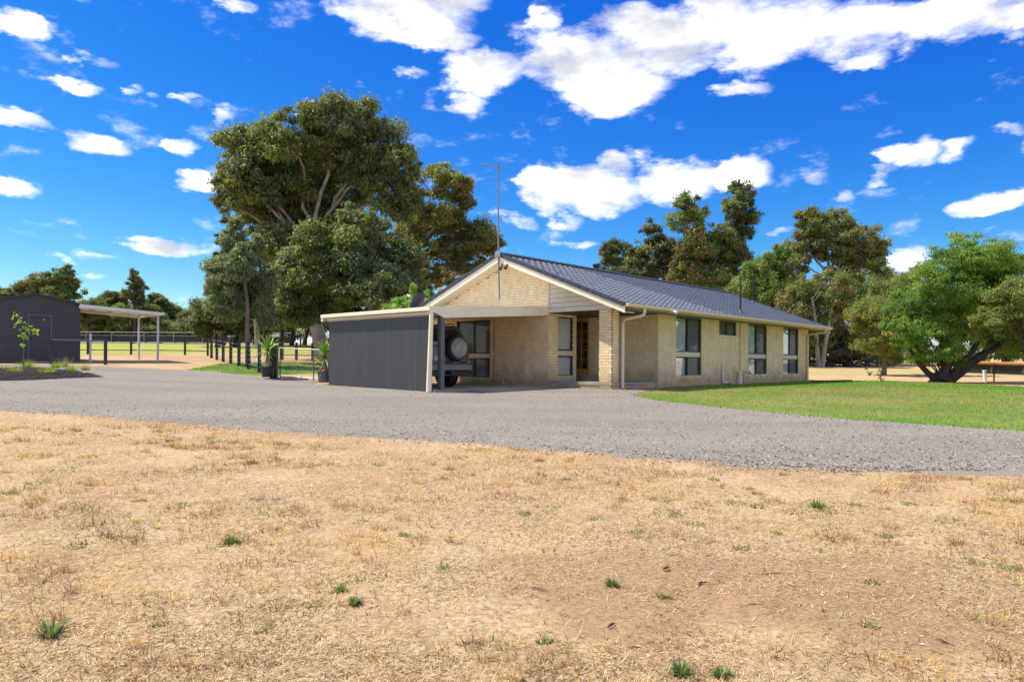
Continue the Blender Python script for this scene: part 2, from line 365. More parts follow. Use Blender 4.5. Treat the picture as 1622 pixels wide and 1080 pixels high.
def base_ground():
    xs = axis([(-900, -200, 50), (-200, -40, 5), (-40, -9, .5), (-9, 9, .07), (9, 40, .5), (40, 200, 5), (200, 900, 50)])
    ys = axis([(-60, 0, 5), (0, 2, .25), (2, 12.5, .07), (12.5, 16, .15), (16, 60, .5), (60, 150, 2), (150, 1500, 30)])
    X, Y = np.meshgrid(xs, ys); Z = terr(X, Y)
    sd = polysd(GRAVEL, X, Y); near = sstep(-sd, .0, .35)*(1-sstep(Y, 14, 22))
    Z = Z+near*(.05*(fbm(X*1.3, Y*1.3, 3, 5)-.5)+.035*(fbm(X*6, Y*6, 3, 9)-.5)+.015*(fbm(X*22, Y*22, 2, 3)-.5))
    mnd = np.exp(-(((X-1.25)/1.9)**2+((Y-4.2)/.95)**2)); Z += .035*mnd*near
    V = np.stack([X.ravel(), Y.ravel(), Z.ravel()], 1); ny, nx = X.shape
    i = (np.arange(ny-1)[:, None]*nx+np.arange(nx-1)[None]).ravel(); Fc = np.stack([i, i+1, i+nx+1, i+nx], 1)
    # mask colours: R = living grass, G = bare earth, B unused
    g = np.zeros(X.shape)
    for P, a in GREENS: g = np.maximum(g, a*sstep(polysd(P, X, Y)+1.0*(fbm(X*.6, Y*.6, 3, 2)-.5), -.4, .7))
    rnear = sstep(X, 12, 16)*sstep(-np.abs(Y-42), -6, -2)*.35
    g = np.maximum(g, rnear)
    bare = sstep(mnd*1.1+.8*(fbm(X*1.7, Y*1.7, 4, 8)-.5), .35, .75)
    e = sstep(-sd, 0, 1.1); edge = (1-e)*(sd < 0)*sstep(fbm(X*1.1, Y*1.1, 3, 21), .42, .6)
    bare = np.maximum(bare, edge*.9)
    far = sstep(Y, 26, 34)*(X < -4)*(1-g)*.6; bare = np.maximum(bare, far*sstep(fbm(X*.3, Y*.3, 3, 4), .3, .6))
    # bare earth under the big gum
    um = np.exp(-(((X+9.5)/6)**2+((Y-41)/3.0)**2)); bare = np.maximum(bare, um*1.2).clip(0, 1)
    tint = np.stack([g.ravel(), bare.ravel(), 0*g.ravel()], 1)
    m = bpy.data.materials.new('dry_paddock_earth'); m.use_nodes = True; nt = m.node_tree; N = nt.nodes; L = nt.links; b = N['Principled BSDF']
    b.inputs['Roughness'].default_value = .95; b.inputs['Specular IOR Level'].default_value = .1
    tc = N.new('ShaderNodeTexCoord'); a = N.new('ShaderNodeAttribute'); a.attribute_name = 'tint'; sp = N.new('ShaderNodeSeparateColor'); L.new(a.outputs['Color'], sp.inputs[0])
    def noise(s, d=5, r=.6, mp=None):
        n = N.new('ShaderNodeTexNoise'); n.inputs['Scale'].default_value = s; n.inputs['Detail'].default_value = d; n.inputs['Roughness'].default_value = r; L.new(tc.outputs['Object'], n.inputs['Vector']); return n.outputs['Fac']
    def ramp(f, stops):
        r = N.new('ShaderNodeValToRGB'); L.new(f, r.inputs[0]); e = r.color_ramp.elements
        while len(e) < len(stops): e.new(.5)
        for q, (p, c) in zip(e, stops): q.position = p; q.color = (*c, 1)
        return r.outputs[0]
    def mix(f, A, B, t='MIX'):
        n = N.new('ShaderNodeMix'); n.data_type = 'RGBA'; n.blend_type = t
        if isinstance(f, float): n.inputs['Factor'].default_value = f
        else: L.new(f, n.inputs['Factor'])
        L.new(A, n.inputs['A']); L.new(B, n.inputs['B']); return n.outputs['Result']
    def mr(f, a0, a1, b0=0., b1=1.):
        n = N.new('ShaderNodeMapRange'); n.interpolation_type = 'SMOOTHSTEP'; L.new(f, n.inputs['Value']); n.inputs['From Min'].default_value = a0; n.inputs['From Max'].default_value = a1
        n.inputs['To Min'].default_value = b0; n.inputs['To Max'].default_value = b1; return n.outputs[0]
    straw = ramp(noise(28, 6, .75), [(.30, (.20, .12, .062)), (.44, (.44, .305, .165)), (.58, (.62, .455, .27)), (.80, (.80, .64, .42))])
    dirt = ramp(noise(34, 7, .8), [(.30, (.16, .09, .048)), (.5, (.37, .23, .125)), (.74, (.55, .37, .215))])
    f1 = mr(noise(1.1, 6, .65), .38, .62)
    f2 = mr(noise(9, 5, .7), .35, .6)
    mm = N.new('ShaderNodeMath'); mm.operation = 'MULTIPLY'; L.new(f1, mm.inputs[0]); L.new(f2, mm.inputs[1])
    c = mix(mr(mm.outputs[0], 0, 1, .08, .62), straw, dirt)
    gold = ramp(noise(20, 5, .7), [(.3, (.40, .25, .09)), (.7, (.66, .45, .18))])
    c = mix(mr(noise(.75, 5, .6), .5, .7, 0, .5), c, gold)
    c = mix(mr(sp.outputs[1], 0, 1, 0, .85), c, dirt)
    grn = ramp(noise(3.5, 6, .7), [(.3, (.20, .26, .03)), (.55, (.36, .35, .085)), (.75, (.56, .47, .17))])
    c = mix(sp.outputs[0], c, grn)
    L.new(c, b.inputs['Base Color'])
    bp = N.new('ShaderNodeBump'); bp.inputs['Distance'].default_value = .02; bp.inputs['Strength'].default_value = .7
    L.new(noise(55, 8, .8), bp.inputs['Height']); L.new(bp.outputs[0], b.inputs['Normal'])
    o = npmesh('ground', V, Fc, m, tint=tint, smooth=True); tag(o, kind='structure')
    # the same height field for scattered things
    from_x, from_y = xs, ys
    def hgt(px, py):
        ix = np.clip(np.searchsorted(xs, px)-1, 0, nx-2); iy = np.clip(np.searchsorted(ys, py)-1, 0, ny-2)
        fx = (px-xs[ix])/(xs[ix+1]-xs[ix]); fy = (py-ys[iy])/(ys[iy+1]-ys[iy])
        return (Z[iy, ix]*(1-fx)+Z[iy, ix+1]*fx)*(1-fy)+(Z[iy+1, ix]*(1-fx)+Z[iy+1, ix+1]*fx)*fy
    def bare_at(px, py):
        ix = np.clip(np.searchsorted(xs, px), 0, nx-1); iy = np.clip(np.searchsorted(ys, py), 0, ny-1); return bare[iy, ix]
    return hgt, bare_at
HG, BARE = base_ground()
def sheet(name, P, res, m, h, ragged=.3, slope=.25, kind='structure', mound=0, amp=.0, xlim=(-60, 45), ylim=(0, 60)):
    xs0 = [p[0] for p in P]; ys0 = [p[1] for p in P]
    x0, x1 = max(min(xs0)-.6, xlim[0]), min(max(xs0)+.6, xlim[1]); y0, y1 = max(min(ys0)-.6, ylim[0]), min(max(ys0)+.6, ylim[1])
    X, Y = np.meshgrid(np.arange(x0, x1, res), np.arange(y0, y1, res)); sd = polysd(P, X, Y)
    e = sd+ragged*(fbm(X*2.2, Y*2.2, 5, 31)-.5)
    Z = terr(X, Y)+np.minimum(h+mound*sstep(sd, 0, 1.2)+amp*(fbm(X*5, Y*5, 3, 6)-.5), e*slope+h*.3)
    ny, nx = X.shape; i = (np.arange(ny-1)[:, None]*nx+np.arange(nx-1)[None]); keep = (e[:-1, :-1] > -.35).ravel(); i = i.ravel()[keep]
    Fc = np.stack([i, i+1, i+nx+1, i+nx], 1); V = np.stack([X.ravel(), Y.ravel(), Z.ravel()], 1)
    u, inv = np.unique(Fc, return_inverse=True); o = npmesh(name, V[u], inv.reshape(Fc.shape), m, smooth=True); return tag(o, kind=kind)
def ground_mat(name, stops, scale, d, big, bump=.6, bs=60, rough=.95, tracks=None):
    m = bpy.data.materials.new(name); m.use_nodes = True; nt = m.node_tree; N = nt.nodes; L = nt.links; b = N['Principled BSDF']
    b.inputs['Roughness'].default_value = rough; b.inputs['Specular IOR Level'].default_value = .15
    tc = N.new('ShaderNodeTexCoord')
    n = N.new('ShaderNodeTexNoise'); n.inputs['Scale'].default_value = scale; n.inputs['Detail'].default_value = d; n.inputs['Roughness'].default_value = .8; L.new(tc.outputs['Object'], n.inputs['Vector'])
    r = N.new('ShaderNodeValToRGB'); L.new(n.outputs['Fac'], r.inputs[0]); e = r.color_ramp.elements
    while len(e) < len(stops): e.new(.5)
    for q, (p, c) in zip(e, stops): q.position = p; q.color = (*c, 1)
    n2 = N.new('ShaderNodeTexNoise'); n2.inputs['Scale'].default_value = big[0]; n2.inputs['Detail'].default_value = 5
    tm = N.new('ShaderNodeMapping'); L.new(tc.outputs['Object'], tm.inputs['Vector']); L.new(tm.outputs[0], n2.inputs['Vector'])
    if tracks: tm.inputs['Rotation'].default_value = (0, 0, tracks[0]); tm.inputs['Scale'].default_value = (tracks[1], 1, 1)
    mp = N.new('ShaderNodeMapRange'); mp.inputs['From Min'].default_value = .38; mp.inputs['From Max'].default_value = .64; mp.inputs['To Max'].default_value = big[2]; L.new(n2.outputs['Fac'], mp.inputs['Value'])
    mx = N.new('ShaderNodeMix'); mx.data_type = 'RGBA'; L.new(mp.outputs[0], mx.inputs['Factor']); L.new(r.outputs[0], mx.inputs['A']); mx.inputs['B'].default_value = (*big[1], 1)
    L.new(mx.outputs['Result'], b.inputs['Base Color'])
    n3 = N.new('ShaderNodeTexNoise'); n3.inputs['Scale'].default_value = bs; n3.inputs['Detail'].default_value = 6; L.new(tc.outputs['Object'], n3.inputs['Vector'])
    bp = N.new('ShaderNodeBump'); bp.inputs['Distance'].default_value = .02; bp.inputs['Strength'].default_value = bump; L.new(n3.outputs['Fac'], bp.inputs['Height']); L.new(bp.outputs[0], b.inputs['Normal'])
    return m
M['gravel'] = ground_mat('crushed_rock_gravel', [(.3, (.055, .048, .040)), (.43, (.17, .152, .128)), (.56, (.275, .245, .205)), (.74, (.48, .43, .36))], 34, 9, (.7, (.33, .29, .24), .38), .9, 45, tracks=(.36, .25))
M['lawn'] = ground_mat('mown_lawn_turf', [(.3, (.05, .12, .015)), (.5, (.10, .21, .025)), (.7, (.18, .29, .045))], 14, 7, (.45, (.36, .28, .11), .45), .8, 60)
M['mulch'] = ground_mat('dark_mulch', [(.3, (.010, .009, .009)), (.6, (.03, .025, .022)), (.8, (.08, .065, .055))], 30, 6, (2, (.02, .017, .015), .4), .9, 40)
sheet('gravel_drive', GRAVEL, .11, M['gravel'], .03, .35, .22, amp=.012)
sheet('lawn', LAWN, .12, M['lawn'], .045, .3, .3)
sheet('garden_bed', BED, .1, M['mulch'], .05, .12, .5, mound=.12, amp=.05)
sheet('grass_patch', PATCH, .15, M['lawn'], .03, .6, .1)

def shards(name, X, Y, Z, length, width, az, pitch, tint, m, kind='stuff', curl=None):
    """thin upright or lying blades: one kinked pair of triangles each"""
    n = len(X); d = np.stack([np.cos(az)*np.cos(pitch), np.sin(az)*np.cos(pitch), np.sin(pitch)], 1)
    s = np.stack([-np.sin(az), np.cos(az), np.zeros(n)], 1)*width[:, None]/2
    o = np.stack([X, Y, Z], 1); V = np.concatenate([o-s, o+s, o+d*length[:, None]], 1).reshape(-1, 3)
    Fc = np.arange(3*n).reshape(-1, 3); t = np.repeat(tint, 3, axis=0)
    ob = npmesh(name, V, Fc, m, tint=t)
    return tag(ob, kind=kind) if kind else ob
def lerp_tint(n, stops):
    k = RNG.integers(0, len(stops), n); c = np.array(stops)[k]; return c*RNG.uniform(.75, 1.2, (n, 1))
def scatter_straw():
    n = 520000; Y = 2.4+(11.5)*RNG.random(n)**1.25; X = (RNG.random(n)*2-1)*(.82*Y+1.0)
    sd = polysd(NEAR+[(40, 60), (-40, 60)], X, Y); dn = fbm(X*1.6, Y*1.6, 4, 12)
    keep = (sd < .1) & (RNG.random(n) < np.clip((dn-.28)*3.2, .12, 1)*(1-.62*BARE(X, Y)))
    X, Y = X[keep], Y[keep]; n = len(X)
    P = RNG.random(n); L_ = RNG.uniform(.015, .075, n); up = RNG.random(n) < .10
    pitch = np.where(up, RNG.uniform(.4, 1.2, n), RNG.uniform(-.05, .28, n)); L_ = np.where(up, L_*.7, L_)
    t = lerp_tint(n, [(.77, .59, .37), (.85, .69, .48), (.66, .46, .26), (.42, .25, .12), (.24, .13, .06), (.74, .58, .38), (.16, .09, .045)])  # darkest tints stand in for small shadows among the straw
    shards('dry_grass', X, Y, HG(X, Y)+.004, L_, RNG.uniform(.0018, .0042, n)*(1+Y*.05), RNG.random(n)*6.28, pitch, t, M['blade'])
    # tufts of longer dead grass
    nt_ = 1700; TY = 2.6+9*RNG.random(nt_)**.9; TX = (RNG.random(nt_)*2-1)*(.8*TY+.6)
    ok = (polysd(NEAR+[(40, 60), (-40, 60)], TX, TY) < -.15) & (fbm(TX*.7, TY*.7, 3, 44) > .42) & (BARE(TX, TY) < .7); TX, TY = TX[ok], TY[ok]
    cnt = RNG.integers(14, 60, len(TX)); idx = np.repeat(np.arange(len(TX)), cnt); n = len(idx)
    R = RNG.uniform(.03, .17, len(TX))[idx]; a = RNG.random(n)*6.28; r = R*np.sqrt(RNG.random(n))
    X = TX[idx]+r*np.cos(a)*1.4; Y = TY[idx]+r*np.sin(a)
    base = np.array([(.62, .38, .13), (.36, .19, .08), (.74, .52, .22), (.22, .12, .06)])[RNG.integers(0, 4, len(TX))][idx]
    shards('dead_grass_tufts', X, Y, HG(X, Y), RNG.uniform(.025, .085, n)*(1+TY[idx]*.04), RNG.uniform(.0015, .004, n)*(1+TY[idx]*.10), a+RNG.normal(0, .7, n), RNG.uniform(.15, 1.15, n), base*RNG.uniform(.7, 1.25, (n, 1)), M['blade'])
    # low green weeds in broken patches
    spots = [(90, 748, 26), (180, 830, 60), (120, 812, 30), (200, 855, 22), (180, 690, 10), (215, 703, 9), (140, 724, 12), (305, 745, 14), (365, 862, 16), (445, 730, 14), (120, 863, 14), (450, 705, 10),
             (1290, 802, 26), (1270, 812, 26), (1310, 810, 14), (1200, 800, 10), (1165, 797, 14), (1100, 828, 16), (945, 821, 10), (1185, 775, 8), (1585, 793, 16), (1505, 828, 20), (1530, 760, 8), (1540, 893, 16), (1595, 903, 12), (1175, 872, 12), (1060, 812, 22), (1020, 850, 20),
             (340, 700, 14), (760, 713, 18), (415, 812, 26), (830, 815, 8), (600, 735, 10), (285, 800, 20), (60, 765, 14), (20, 780, 10), (500, 960, 18), (640, 850, 9), (700, 905, 9), (1350, 800, 12), (1400, 850, 12), (1440, 800, 10), (1230, 845, 9), (900, 760, 8), (1050, 955, 8), (1375, 1000, 10), (1380, 930, 10), (860, 1020, 9), (420, 1000, 12), (250, 990, 9), (1130, 760, 8), (1240, 752, 6)]
    xs, ys = [], []
    for px, py, r in spots:
        p = G(px, py); rr = r/F*p.y; k = int(40+rr*520); rr *= 1.25; a = RNG.random(k)*6.28; q = rr*np.sqrt(RNG.random(k))
        xs.append(p.x+q*np.cos(a)*1.0); ys.append(p.y+q*np.sin(a)*1.1)
    for _ in range(110):
        y = 2.8+8*RNG.random(); x = (RNG.random()*2-1)*(.8*y+.4); k = RNG.integers(5, 30); rr = RNG.uniform(.03, .16)
        if polysd(GRAVEL, np.array([x]), np.array([y]))[0] > -.2: continue
        a = RNG.random(k)*6.28; q = rr*np.sqrt(RNG.random(k)); xs.append(x+q*np.cos(a)); ys.append(y+q*np.sin(a))
    X = np.concatenate(xs); Y = np.concatenate(ys); n = len(X)
    shards('green_weeds', X, Y, HG(X, Y), RNG.uniform(.012, .05, n), RNG.uniform(.005, .013, n), RNG.random(n)*6.28, RNG.uniform(.15, 1.1, n), lerp_tint(n, [(.17, .24, .06), (.27, .31, .10), (.12, .17, .05), (.42, .36, .17)]), M['blade'])
scatter_straw()
LAWNDRY = [(1390, 648, .9), (1480, 655, .8), (1130, 628, 1.4), (1250, 625, 1.6), (1340, 622, 1.2), (1560, 650, 1.0), (1180, 634, .8), (1500, 640, 1.2)]
def scatter_lawn():
    n = 260000; P = np.array(LAWN); X = RNG.uniform(2, 24, n); Y = RNG.uniform(10, 36, n); k = (polysd(LAWN, X, Y) > -.08) & (X < .78*Y+1); X, Y = X[k], Y[k]; n = len(X)
    d = fbm(X*.8, Y*.8, 4, 19); dry = (RNG.random(n) < sstep(d, .52, .70)*.7)
    for px_, py_, rr_ in LAWNDRY:
        q_ = G(px_, py_); dry |= RNG.random(n) < np.exp(-(((X-q_.x)/(rr_*1.6))**2+((Y-q_.y)/rr_)**2)*.45)*1.0
    t = np.where(dry[:, None], lerp_tint(n, [(.42, .27, .12), (.50, .34, .16), (.34, .26, .09)]), lerp_tint(n, [(.10, .30, .015), (.15, .36, .02), (.06, .21, .015), (.22, .38, .03)]))
    shards('lawn_grass', X, Y, terr(X, Y)+.03, RNG.uniform(.03, .075, n), RNG.uniform(.008, .018, n), RNG.random(n)*6.28, RNG.uniform(.5, 1.4, n), t, M['blade'])
    n = 60000; X = RNG.uniform(-20, -6, n); Y = RNG.uniform(24, 42, n); k = polysd(PATCH, X, Y)+.8*(fbm(X, Y, 3, 7)-.5) > 0; X, Y = X[k], Y[k]; n = len(X)
    shards('patch_grass', X, Y, terr(X, Y)+.02, RNG.uniform(.03, .09, n), RNG.uniform(.012, .025, n), RNG.random(n)*6.28, RNG.uniform(.5, 1.4, n), lerp_tint(n, [(.10, .24, .03), (.16, .30, .05), (.30, .34, .10)]), M['blade'])
scatter_lawn()
def stones(name, X, Y, Z, S, tint, flat=.6):
    n = len(X); oct_ = np.array([(1, 0, 0), (0, 1, 0), (-1, 0, 0), (0, -1, 0), (0, 0, 1), (0, 0, -1)], float)
    oct_ = oct_[:5]; V = oct_[None]*RNG.uniform(.6, 1.2, (n, 5, 1))*S[:, None, None]; V[:, :, 2] *= flat
    a = RNG.random(n)*6.28; c, s = np.cos(a), np.sin(a); x = V[:, :, 0]*c[:, None]-V[:, :, 1]*s[:, None]; y = V[:, :, 0]*s[:, None]+V[:, :, 1]*c[:, None]
    V[:, :, 0] = x+X[:, None]; V[:, :, 1] = y+Y[:, None]; V[:, :, 2] += Z[:, None]
    fo = np.array([(0, 1, 4), (1, 2, 4), (2, 3, 4), (3, 0, 4)])
    Fc = (np.arange(n)[:, None, None]*5+fo[None]).reshape(-1, 3)
    return tag(npmesh(name, V.reshape(-1, 3), Fc, M['chip'], tint=np.repeat(tint, 5, axis=0)), kind='stuff')
def scatter_stones():
    n = 60000; Y = 8+14*RNG.random(n)**1.5; X = (RNG.random(n)*2-1)*(.8*Y+1); sd = polysd(GRAVEL, X, Y)
    k = (sd > -.12-RNG.exponential(.12, n)) & (RNG.random(n) < np.clip(1.1-sd*.22, .25, 1)); X, Y = X[k], Y[k]; n = len(X)
    stones('gravel_stones', X, Y, np.where(polysd(GRAVEL, X, Y) > 0, terr(X, Y)+.030, HG(X, Y)+.004), RNG.uniform(.008, .021, n), lerp_tint(n, [(.22, .20, .17), (.30, .27, .23), (.10, .09, .08), (.28, .23, .18), (.38, .35, .30), (.05, .05, .045)]))
    n = 900; Y = 3+9*RNG.random(n); X = (RNG.random(n)*2-1)*(.8*Y+1); k = polysd(GRAVEL, X, Y) < 0; X, Y = X[k], Y[k]; n = len(X)
    stones('scattered_pebbles', X, Y, HG(X, Y)+.003, RNG.uniform(.004, .013, n), lerp_tint(n, [(.5, .4, .3), (.3, .2, .14), (.62, .58, .52)]))
    n = 14000; X = RNG.uniform(-22, -9, n); Y = RNG.uniform(16, 34, n); sd = polysd(BED, X, Y); k = sd > 0; X, Y, sd = X[k], Y[k], sd[k]; n = len(X)
    stones('mulch_chips', X, Y, terr(X, Y)+.05+.12*sstep(sd, 0, 1.2)+.01, RNG.uniform(.02, .05, n), lerp_tint(n, [(.018, .015, .014), (.04, .032, .028), (.09, .075, .065), (.012, .011, .01)]), .4)
scatter_stones()
def debris():
    # bark and sticks lying on the bare patch
    items = [((495, 578), (515, 574), 'curled reddish bark piece on the bare earth near the middle', .016), ((560, 563), (648, 571), 'long thin pale stick lying across the bare patch top', .007),
             ((600, 622), (632, 612), 'short dark bark stick left of the bare patch centre', .012), ((880, 620), (908, 632), 'pale curled bark strip right of the bare patch centre', .011),
             ((805, 578), (870, 582), 'thin brown stick at the upper edge of the bare patch', .006), ((320, 742), (345, 732), 'dark broken bark chip at lower left of the bare patch', .013),
             ((604, 752), (626, 768), 'small black stick low on the bare patch', .009), ((1345, 775), (1410, 802), 'pale forked twig lying on dry grass at lower right', .007),
             ((385, 800), (430, 798), 'brown curved twig in the bottom left of the bare patch', .006), ((76, 628), (135, 640), 'flat brown bark slab at the left of the bare patch', .014), ((760, 690), (812, 693), 'dark straight twig in the middle of the bare patch', .006)]
    for i, (a, b, lab, r) in enumerate(items):
        s = 822/1622.; p = G(800+a[0]*s, 620+a[1]*s); q = G(800+b[0]*s, 620+b[1]*s); p.z = HG(np.array([p.x]), np.array([p.y]))[0]+r*.7; q.z = HG(np.array([q.x]), np.array([q.y]))[0]+r*.7
        pts = [p.lerp(q, t)+Vector((random.uniform(-.1, .1)*(q-p).length, random.uniform(-.08, .08)*(q-p).length, (r*.5 if 0 < t < 1 else 0))) for t in (0, .3, .6, 1)]
        o = tube('bark_stick', mat('bark_%d' % i, random.choice([(.10, .06, .04), (.30, .17, .10), (.42, .33, .24)]), .9, .3, 30), None, pts, [r*.3, r*.62, r*.5, r*.2], 6)
        tag(o, lab, 'stick', 'sticks on the bare earth')
    # green weed clumps one can point at
    for px, py, rr, lab in [(80, 1003, .10, 'big rosette of green weed at the lower left of the dry grass'), (540, 938, .06, 'small upright green weed in the middle of the dry grass'), (562, 962, .05, 'pale low weed just below the upright one'),
                            (970, 934, .06, 'leafy green weed above the bare patch'), (1080, 1066, .07, 'yellow green weed at the bottom edge right of centre'), (1143, 1070, .06, 'dark green weed at the bottom edge beside the yellow one'),
                            (365, 861, .08, 'spreading green weed left of the middle'), (1296, 803, .10, 'flat green weed mat near the gravel on the right')]:
        p = G(px, py); n = 130; a = RNG.random(n)*6.28; q = rr*.5*RNG.random(n); X = p.x+q*np.cos(a); Y = p.y+q*np.sin(a)
        o = shards('weed', X, Y, HG(X, Y), rr*RNG.uniform(.4, 1.1, n), RNG.uniform(.006, .014, n), a+RNG.normal(0, .4, n), RNG.uniform(.2, 1.3, n), lerp_tint(n, [(.13, .20, .055), (.19, .26, .08), (.28, .31, .13)]), M['blade'], kind=None)
        tag(o, lab, 'weed', 'green weed clumps')
debris()
# ------------------------------------------------------------------ house
SLOPE = .383; ZE = 2.47; EAVE = .78; UR = 4.175; VF = -.5; VB = 16.0; UW = 8.35; VW = 15.45
def zt(u): return ZE+SLOPE*((u if u < UR else 2*UR-u)+EAVE)
def build_house():
    house = empty('brick_house', HO, HROT, 'low cream brick farmhouse with grey tiled gable roof and dark framed windows', 'house')
    Ts = lambda a, n, z: (n, a, z)                 # side wall: a along it, n outward
    def Tf(v0=0): return lambda a, n, z: (-a, v0-n, z)     # walls facing the carport side: a = u, n outward
    Tr = lambda a, n, z: (-2.45+n, a, z)            # short wall facing the porch
    bricks = []
    walls = []
    def wall(T, a0, a1, z0, z1, ops=(), thick=.2, top=None, w0=0, joint=.009, name='wall', start=0.0):
        mb = MB(T); As = sorted({a0, a1, *[q for o in ops for q in (o[0], o[1])]}); Zs = sorted({z0, z1, *[q for o in ops for q in (o[2], o[3])]})
        for i in range(len(As)-1):
            for j in range(len(Zs)-1):
                ca, cz = (As[i]+As[i+1])/2, (Zs[j]+Zs[j+1])/2
                if any(o[0] < ca < o[1] and o[2] < cz < o[3] for o in ops): continue
                mb.box(As[i], As[i+1], -thick, 0, Zs[j], Zs[j+1])
        o = mb.build(name, M['mortar'], house)
        z = z0; row = 0
        while z < z1-.03:
            h = min(.086, z1-z)
            segs = [(a0, a1)]
            for oo in ops:
                if oo[2] < z+h*.5 < oo[3]:
                    ns = []
                    for s in segs:
                        if oo[1] <= s[0] or oo[0] >= s[1]: ns.append(s); continue
                        if s[0] < oo[0]: ns.append((s[0], oo[0]))
                        if s[1] > oo[1]: ns.append((oo[1], s[1]))
                    segs = ns
            for s0, s1 in segs:
                k = math.floor((s0-start-(row % 2)*.12)/.24); a = start+(row % 2)*.12+k*.24
                while a < s1-.005:
                    b0 = max(a, s0)+(joint/2 if a > s0+.001 else 0); b1 = min(a+.24, s1)-(joint/2 if a+.24 < s1-.001 else 0)
                    if b1-b0 > .03 and (top is None or z+h*.6 < top((b0+b1)/2)): bricks.append((T, b0, b1, z+joint*.6, z+h-joint*.6, random.uniform(.006, .0085)))
                    a += .24
            z += .086; row += 1
        return o
    W1 = (3.69, 5.42, .36, 2.36); W2 = (9.20, 10.93, .36, 2.36); W3 = (12.63, 14.29, .36, 2.36); WS = (6.76, 8.13, 1.83, 2.36)
    WF = (5.05, 6.75, .27, 2.26); WR = (.5, 1.28, .36, 2.30); DR = (2.68, 3.52, .37, 2.40)
    wall(Ts, 2.56, VW, -.20, 2.38, [W1, W2, W3, WS])
    wall(Tf(0), 2.45, UW, -.14, 2.38, [WF])
    wall(Tf(2.56), 0.0, 3.75, .22, 2.38, [DR], thick=.19)
    wall(Tr, 0.012, 1.34, .22, 2.38, [WR], thick=.12, start=.1)
    # gable above
    top = lambda a: zt(a)-.26
    gm = MB(Tf(0)); gm.prism([(2.45, 2.38), (UW, 2.38), (UW, zt(UW)-.2), (UR, zt(UR)-.12), (2.45, zt(2.45)-.12)], -.2, 0)
    gm.build('gable_wall', M['mortar'], house)
    z = 2.382; row = 1
    while z < 4.2:
        a = 2.47+(row % 2)*.12-.24
        while a < UW:
            b0, b1 = max(a+.0055, 2.47), min(a+.2355, UW)
            if b1-b0 > .04 and z+.05 < min(top(b0), top(b1))+.05: bricks.append((Tf(0), b0, b1, z+.0054, z+.0806, .0075))
            a += .24
        z += .086; row += 1
    # porch column, four faces
    wallc = [(Tf(0), 0, .47, None), (lambda a, n, z: (n, a, z), 0, .36, None), (lambda a, n, z: (-.47-n, a, z), 0, .36, None), (lambda a, n, z: (-a, .36+n, z), 0, .47, None)]
    cb = MB(); cb.box(-.463, -.007, .007, .353, -.2, 2.38); cb.build('porch_column', M['mortar'], house)
    z = -.20; row = 0
    while z < 2.35:
        h = min(.086, 2.38-z)
        for fi, (T, a0, a1, _) in enumerate(wallc):
            cuts = ([0, .235, .47] if row % 2 == fi % 2 else [0, .1175, .3525, .47]) if a1 > .4 else ([0, .24, .36] if row % 2 == fi % 2 else [0, .12, .36])
            for c0, c1 in zip(cuts, cuts[1:]): bricks.append((T, c0+(.005 if c0 else 0), c1-(.005 if c1 < a1 else 0), z+.0045, z+h-.0045, 0.0))
        z += .086; row += 1
    # porch plinth courses
    for T, a0, a1 in ((Tf(0), .47, 2.45), (Ts, .36, 2.56)):
        for r, z in enumerate((-.20, -.114, -.028, .058)):
            a = a0+(r % 2)*.12-.12
            while a < a1:
                b0, b1 = max(a+.006, a0), min(a+.234, a1)
                if b1-b0 > .03: bricks.append((T, b0, b1, z+.006, z+.08, -.012))
                a += .24
    pb = MB(); pb.box(-2.45, -.03, .03, 2.56, -.25, .125); pb.build('porch_base', M['mortar'], house)
    box('porch_slab', M['conc'], house, -2.45, .008, -.008, 2.56, .14, .215)
    # brick meshes: the nearest three hundred singly, the rest joined
    def corners(T, b0, b1, z0, z1, n): return [Vector(T(a, q, z)) for a in (b0, b1) for q in (-.03, n) for z in (z0, z1)]
    camL = Matrix.Rotation(-HROT, 4, 'Z') @ (Vector((0, 0, ZC))-HO)
    bricks.sort(key=lambda b: (Vector(b[0]((b[1]+b[2])/2, 0, (b[3]+b[4])/2))-camL).length)
    unit = MB(); unit.box(-.5, .5, -.5, .5, -.5, .5); ub = unit.build('brick', M['brick'], house); me = ub.data
    big = MB()
    for i, (T, b0, b1, z0, z1, n) in enumerate(bricks):
        cs = corners(T, b0, b1, z0, z1, n); lo = [min(c[k] for c in cs) for k in range(3)]; hi = [max(c[k] for c in cs) for k in range(3)]
        if i < 300:
            o = ub if i == 0 else ub.copy()
            if i: COL.objects.link(o)
            o.location = [(a+b)/2 for a, b in zip(lo, hi)]; o.scale = [max(.001, b-a) for a, b in zip(lo, hi)]
        else: big.box(lo[0], hi[0], lo[1], hi[1], lo[2], hi[2])
    o = big.build('brick', M['brick'], house); tag(o, kind='stuff')
    # closing walls nobody sees from the drive
    box('rear_wall', M['brick'], house, -UW, -UW+.2, 0.2, VW-.2, -.2, 2.38)
    b = MB(lambda a, n, z: (-a, VW+n, z)); b.box(0.0, UW, -.2, 0, -.2, 2.38); b.prism([(0, 2.38), (UW, 2.38), (UW, zt(UW)-.2), (UR, zt(UR)-.12), (0, zt(0)-.2)], -.2, 0)
    b.build('end_wall', M['brick'], house)
    box('entry_return_wall', M['brick'], house, -3.75, -2.57, 1.15, 1.34, -.1, 2.36)
    box('entry_side_wall', M['brick'], house, -3.94, -3.75, 1.25, 2.56, -.1, 2.36)
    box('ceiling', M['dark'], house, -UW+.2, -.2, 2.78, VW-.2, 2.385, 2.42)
    box('porch_ceiling', M['ceiling'], house, -3.94, -.0, 0.02, 2.56, 2.365, 2.384)
    box('room_floor', M['dark'], house, -UW+.2, -.2, 2.78, VW-.2, .2, .3)
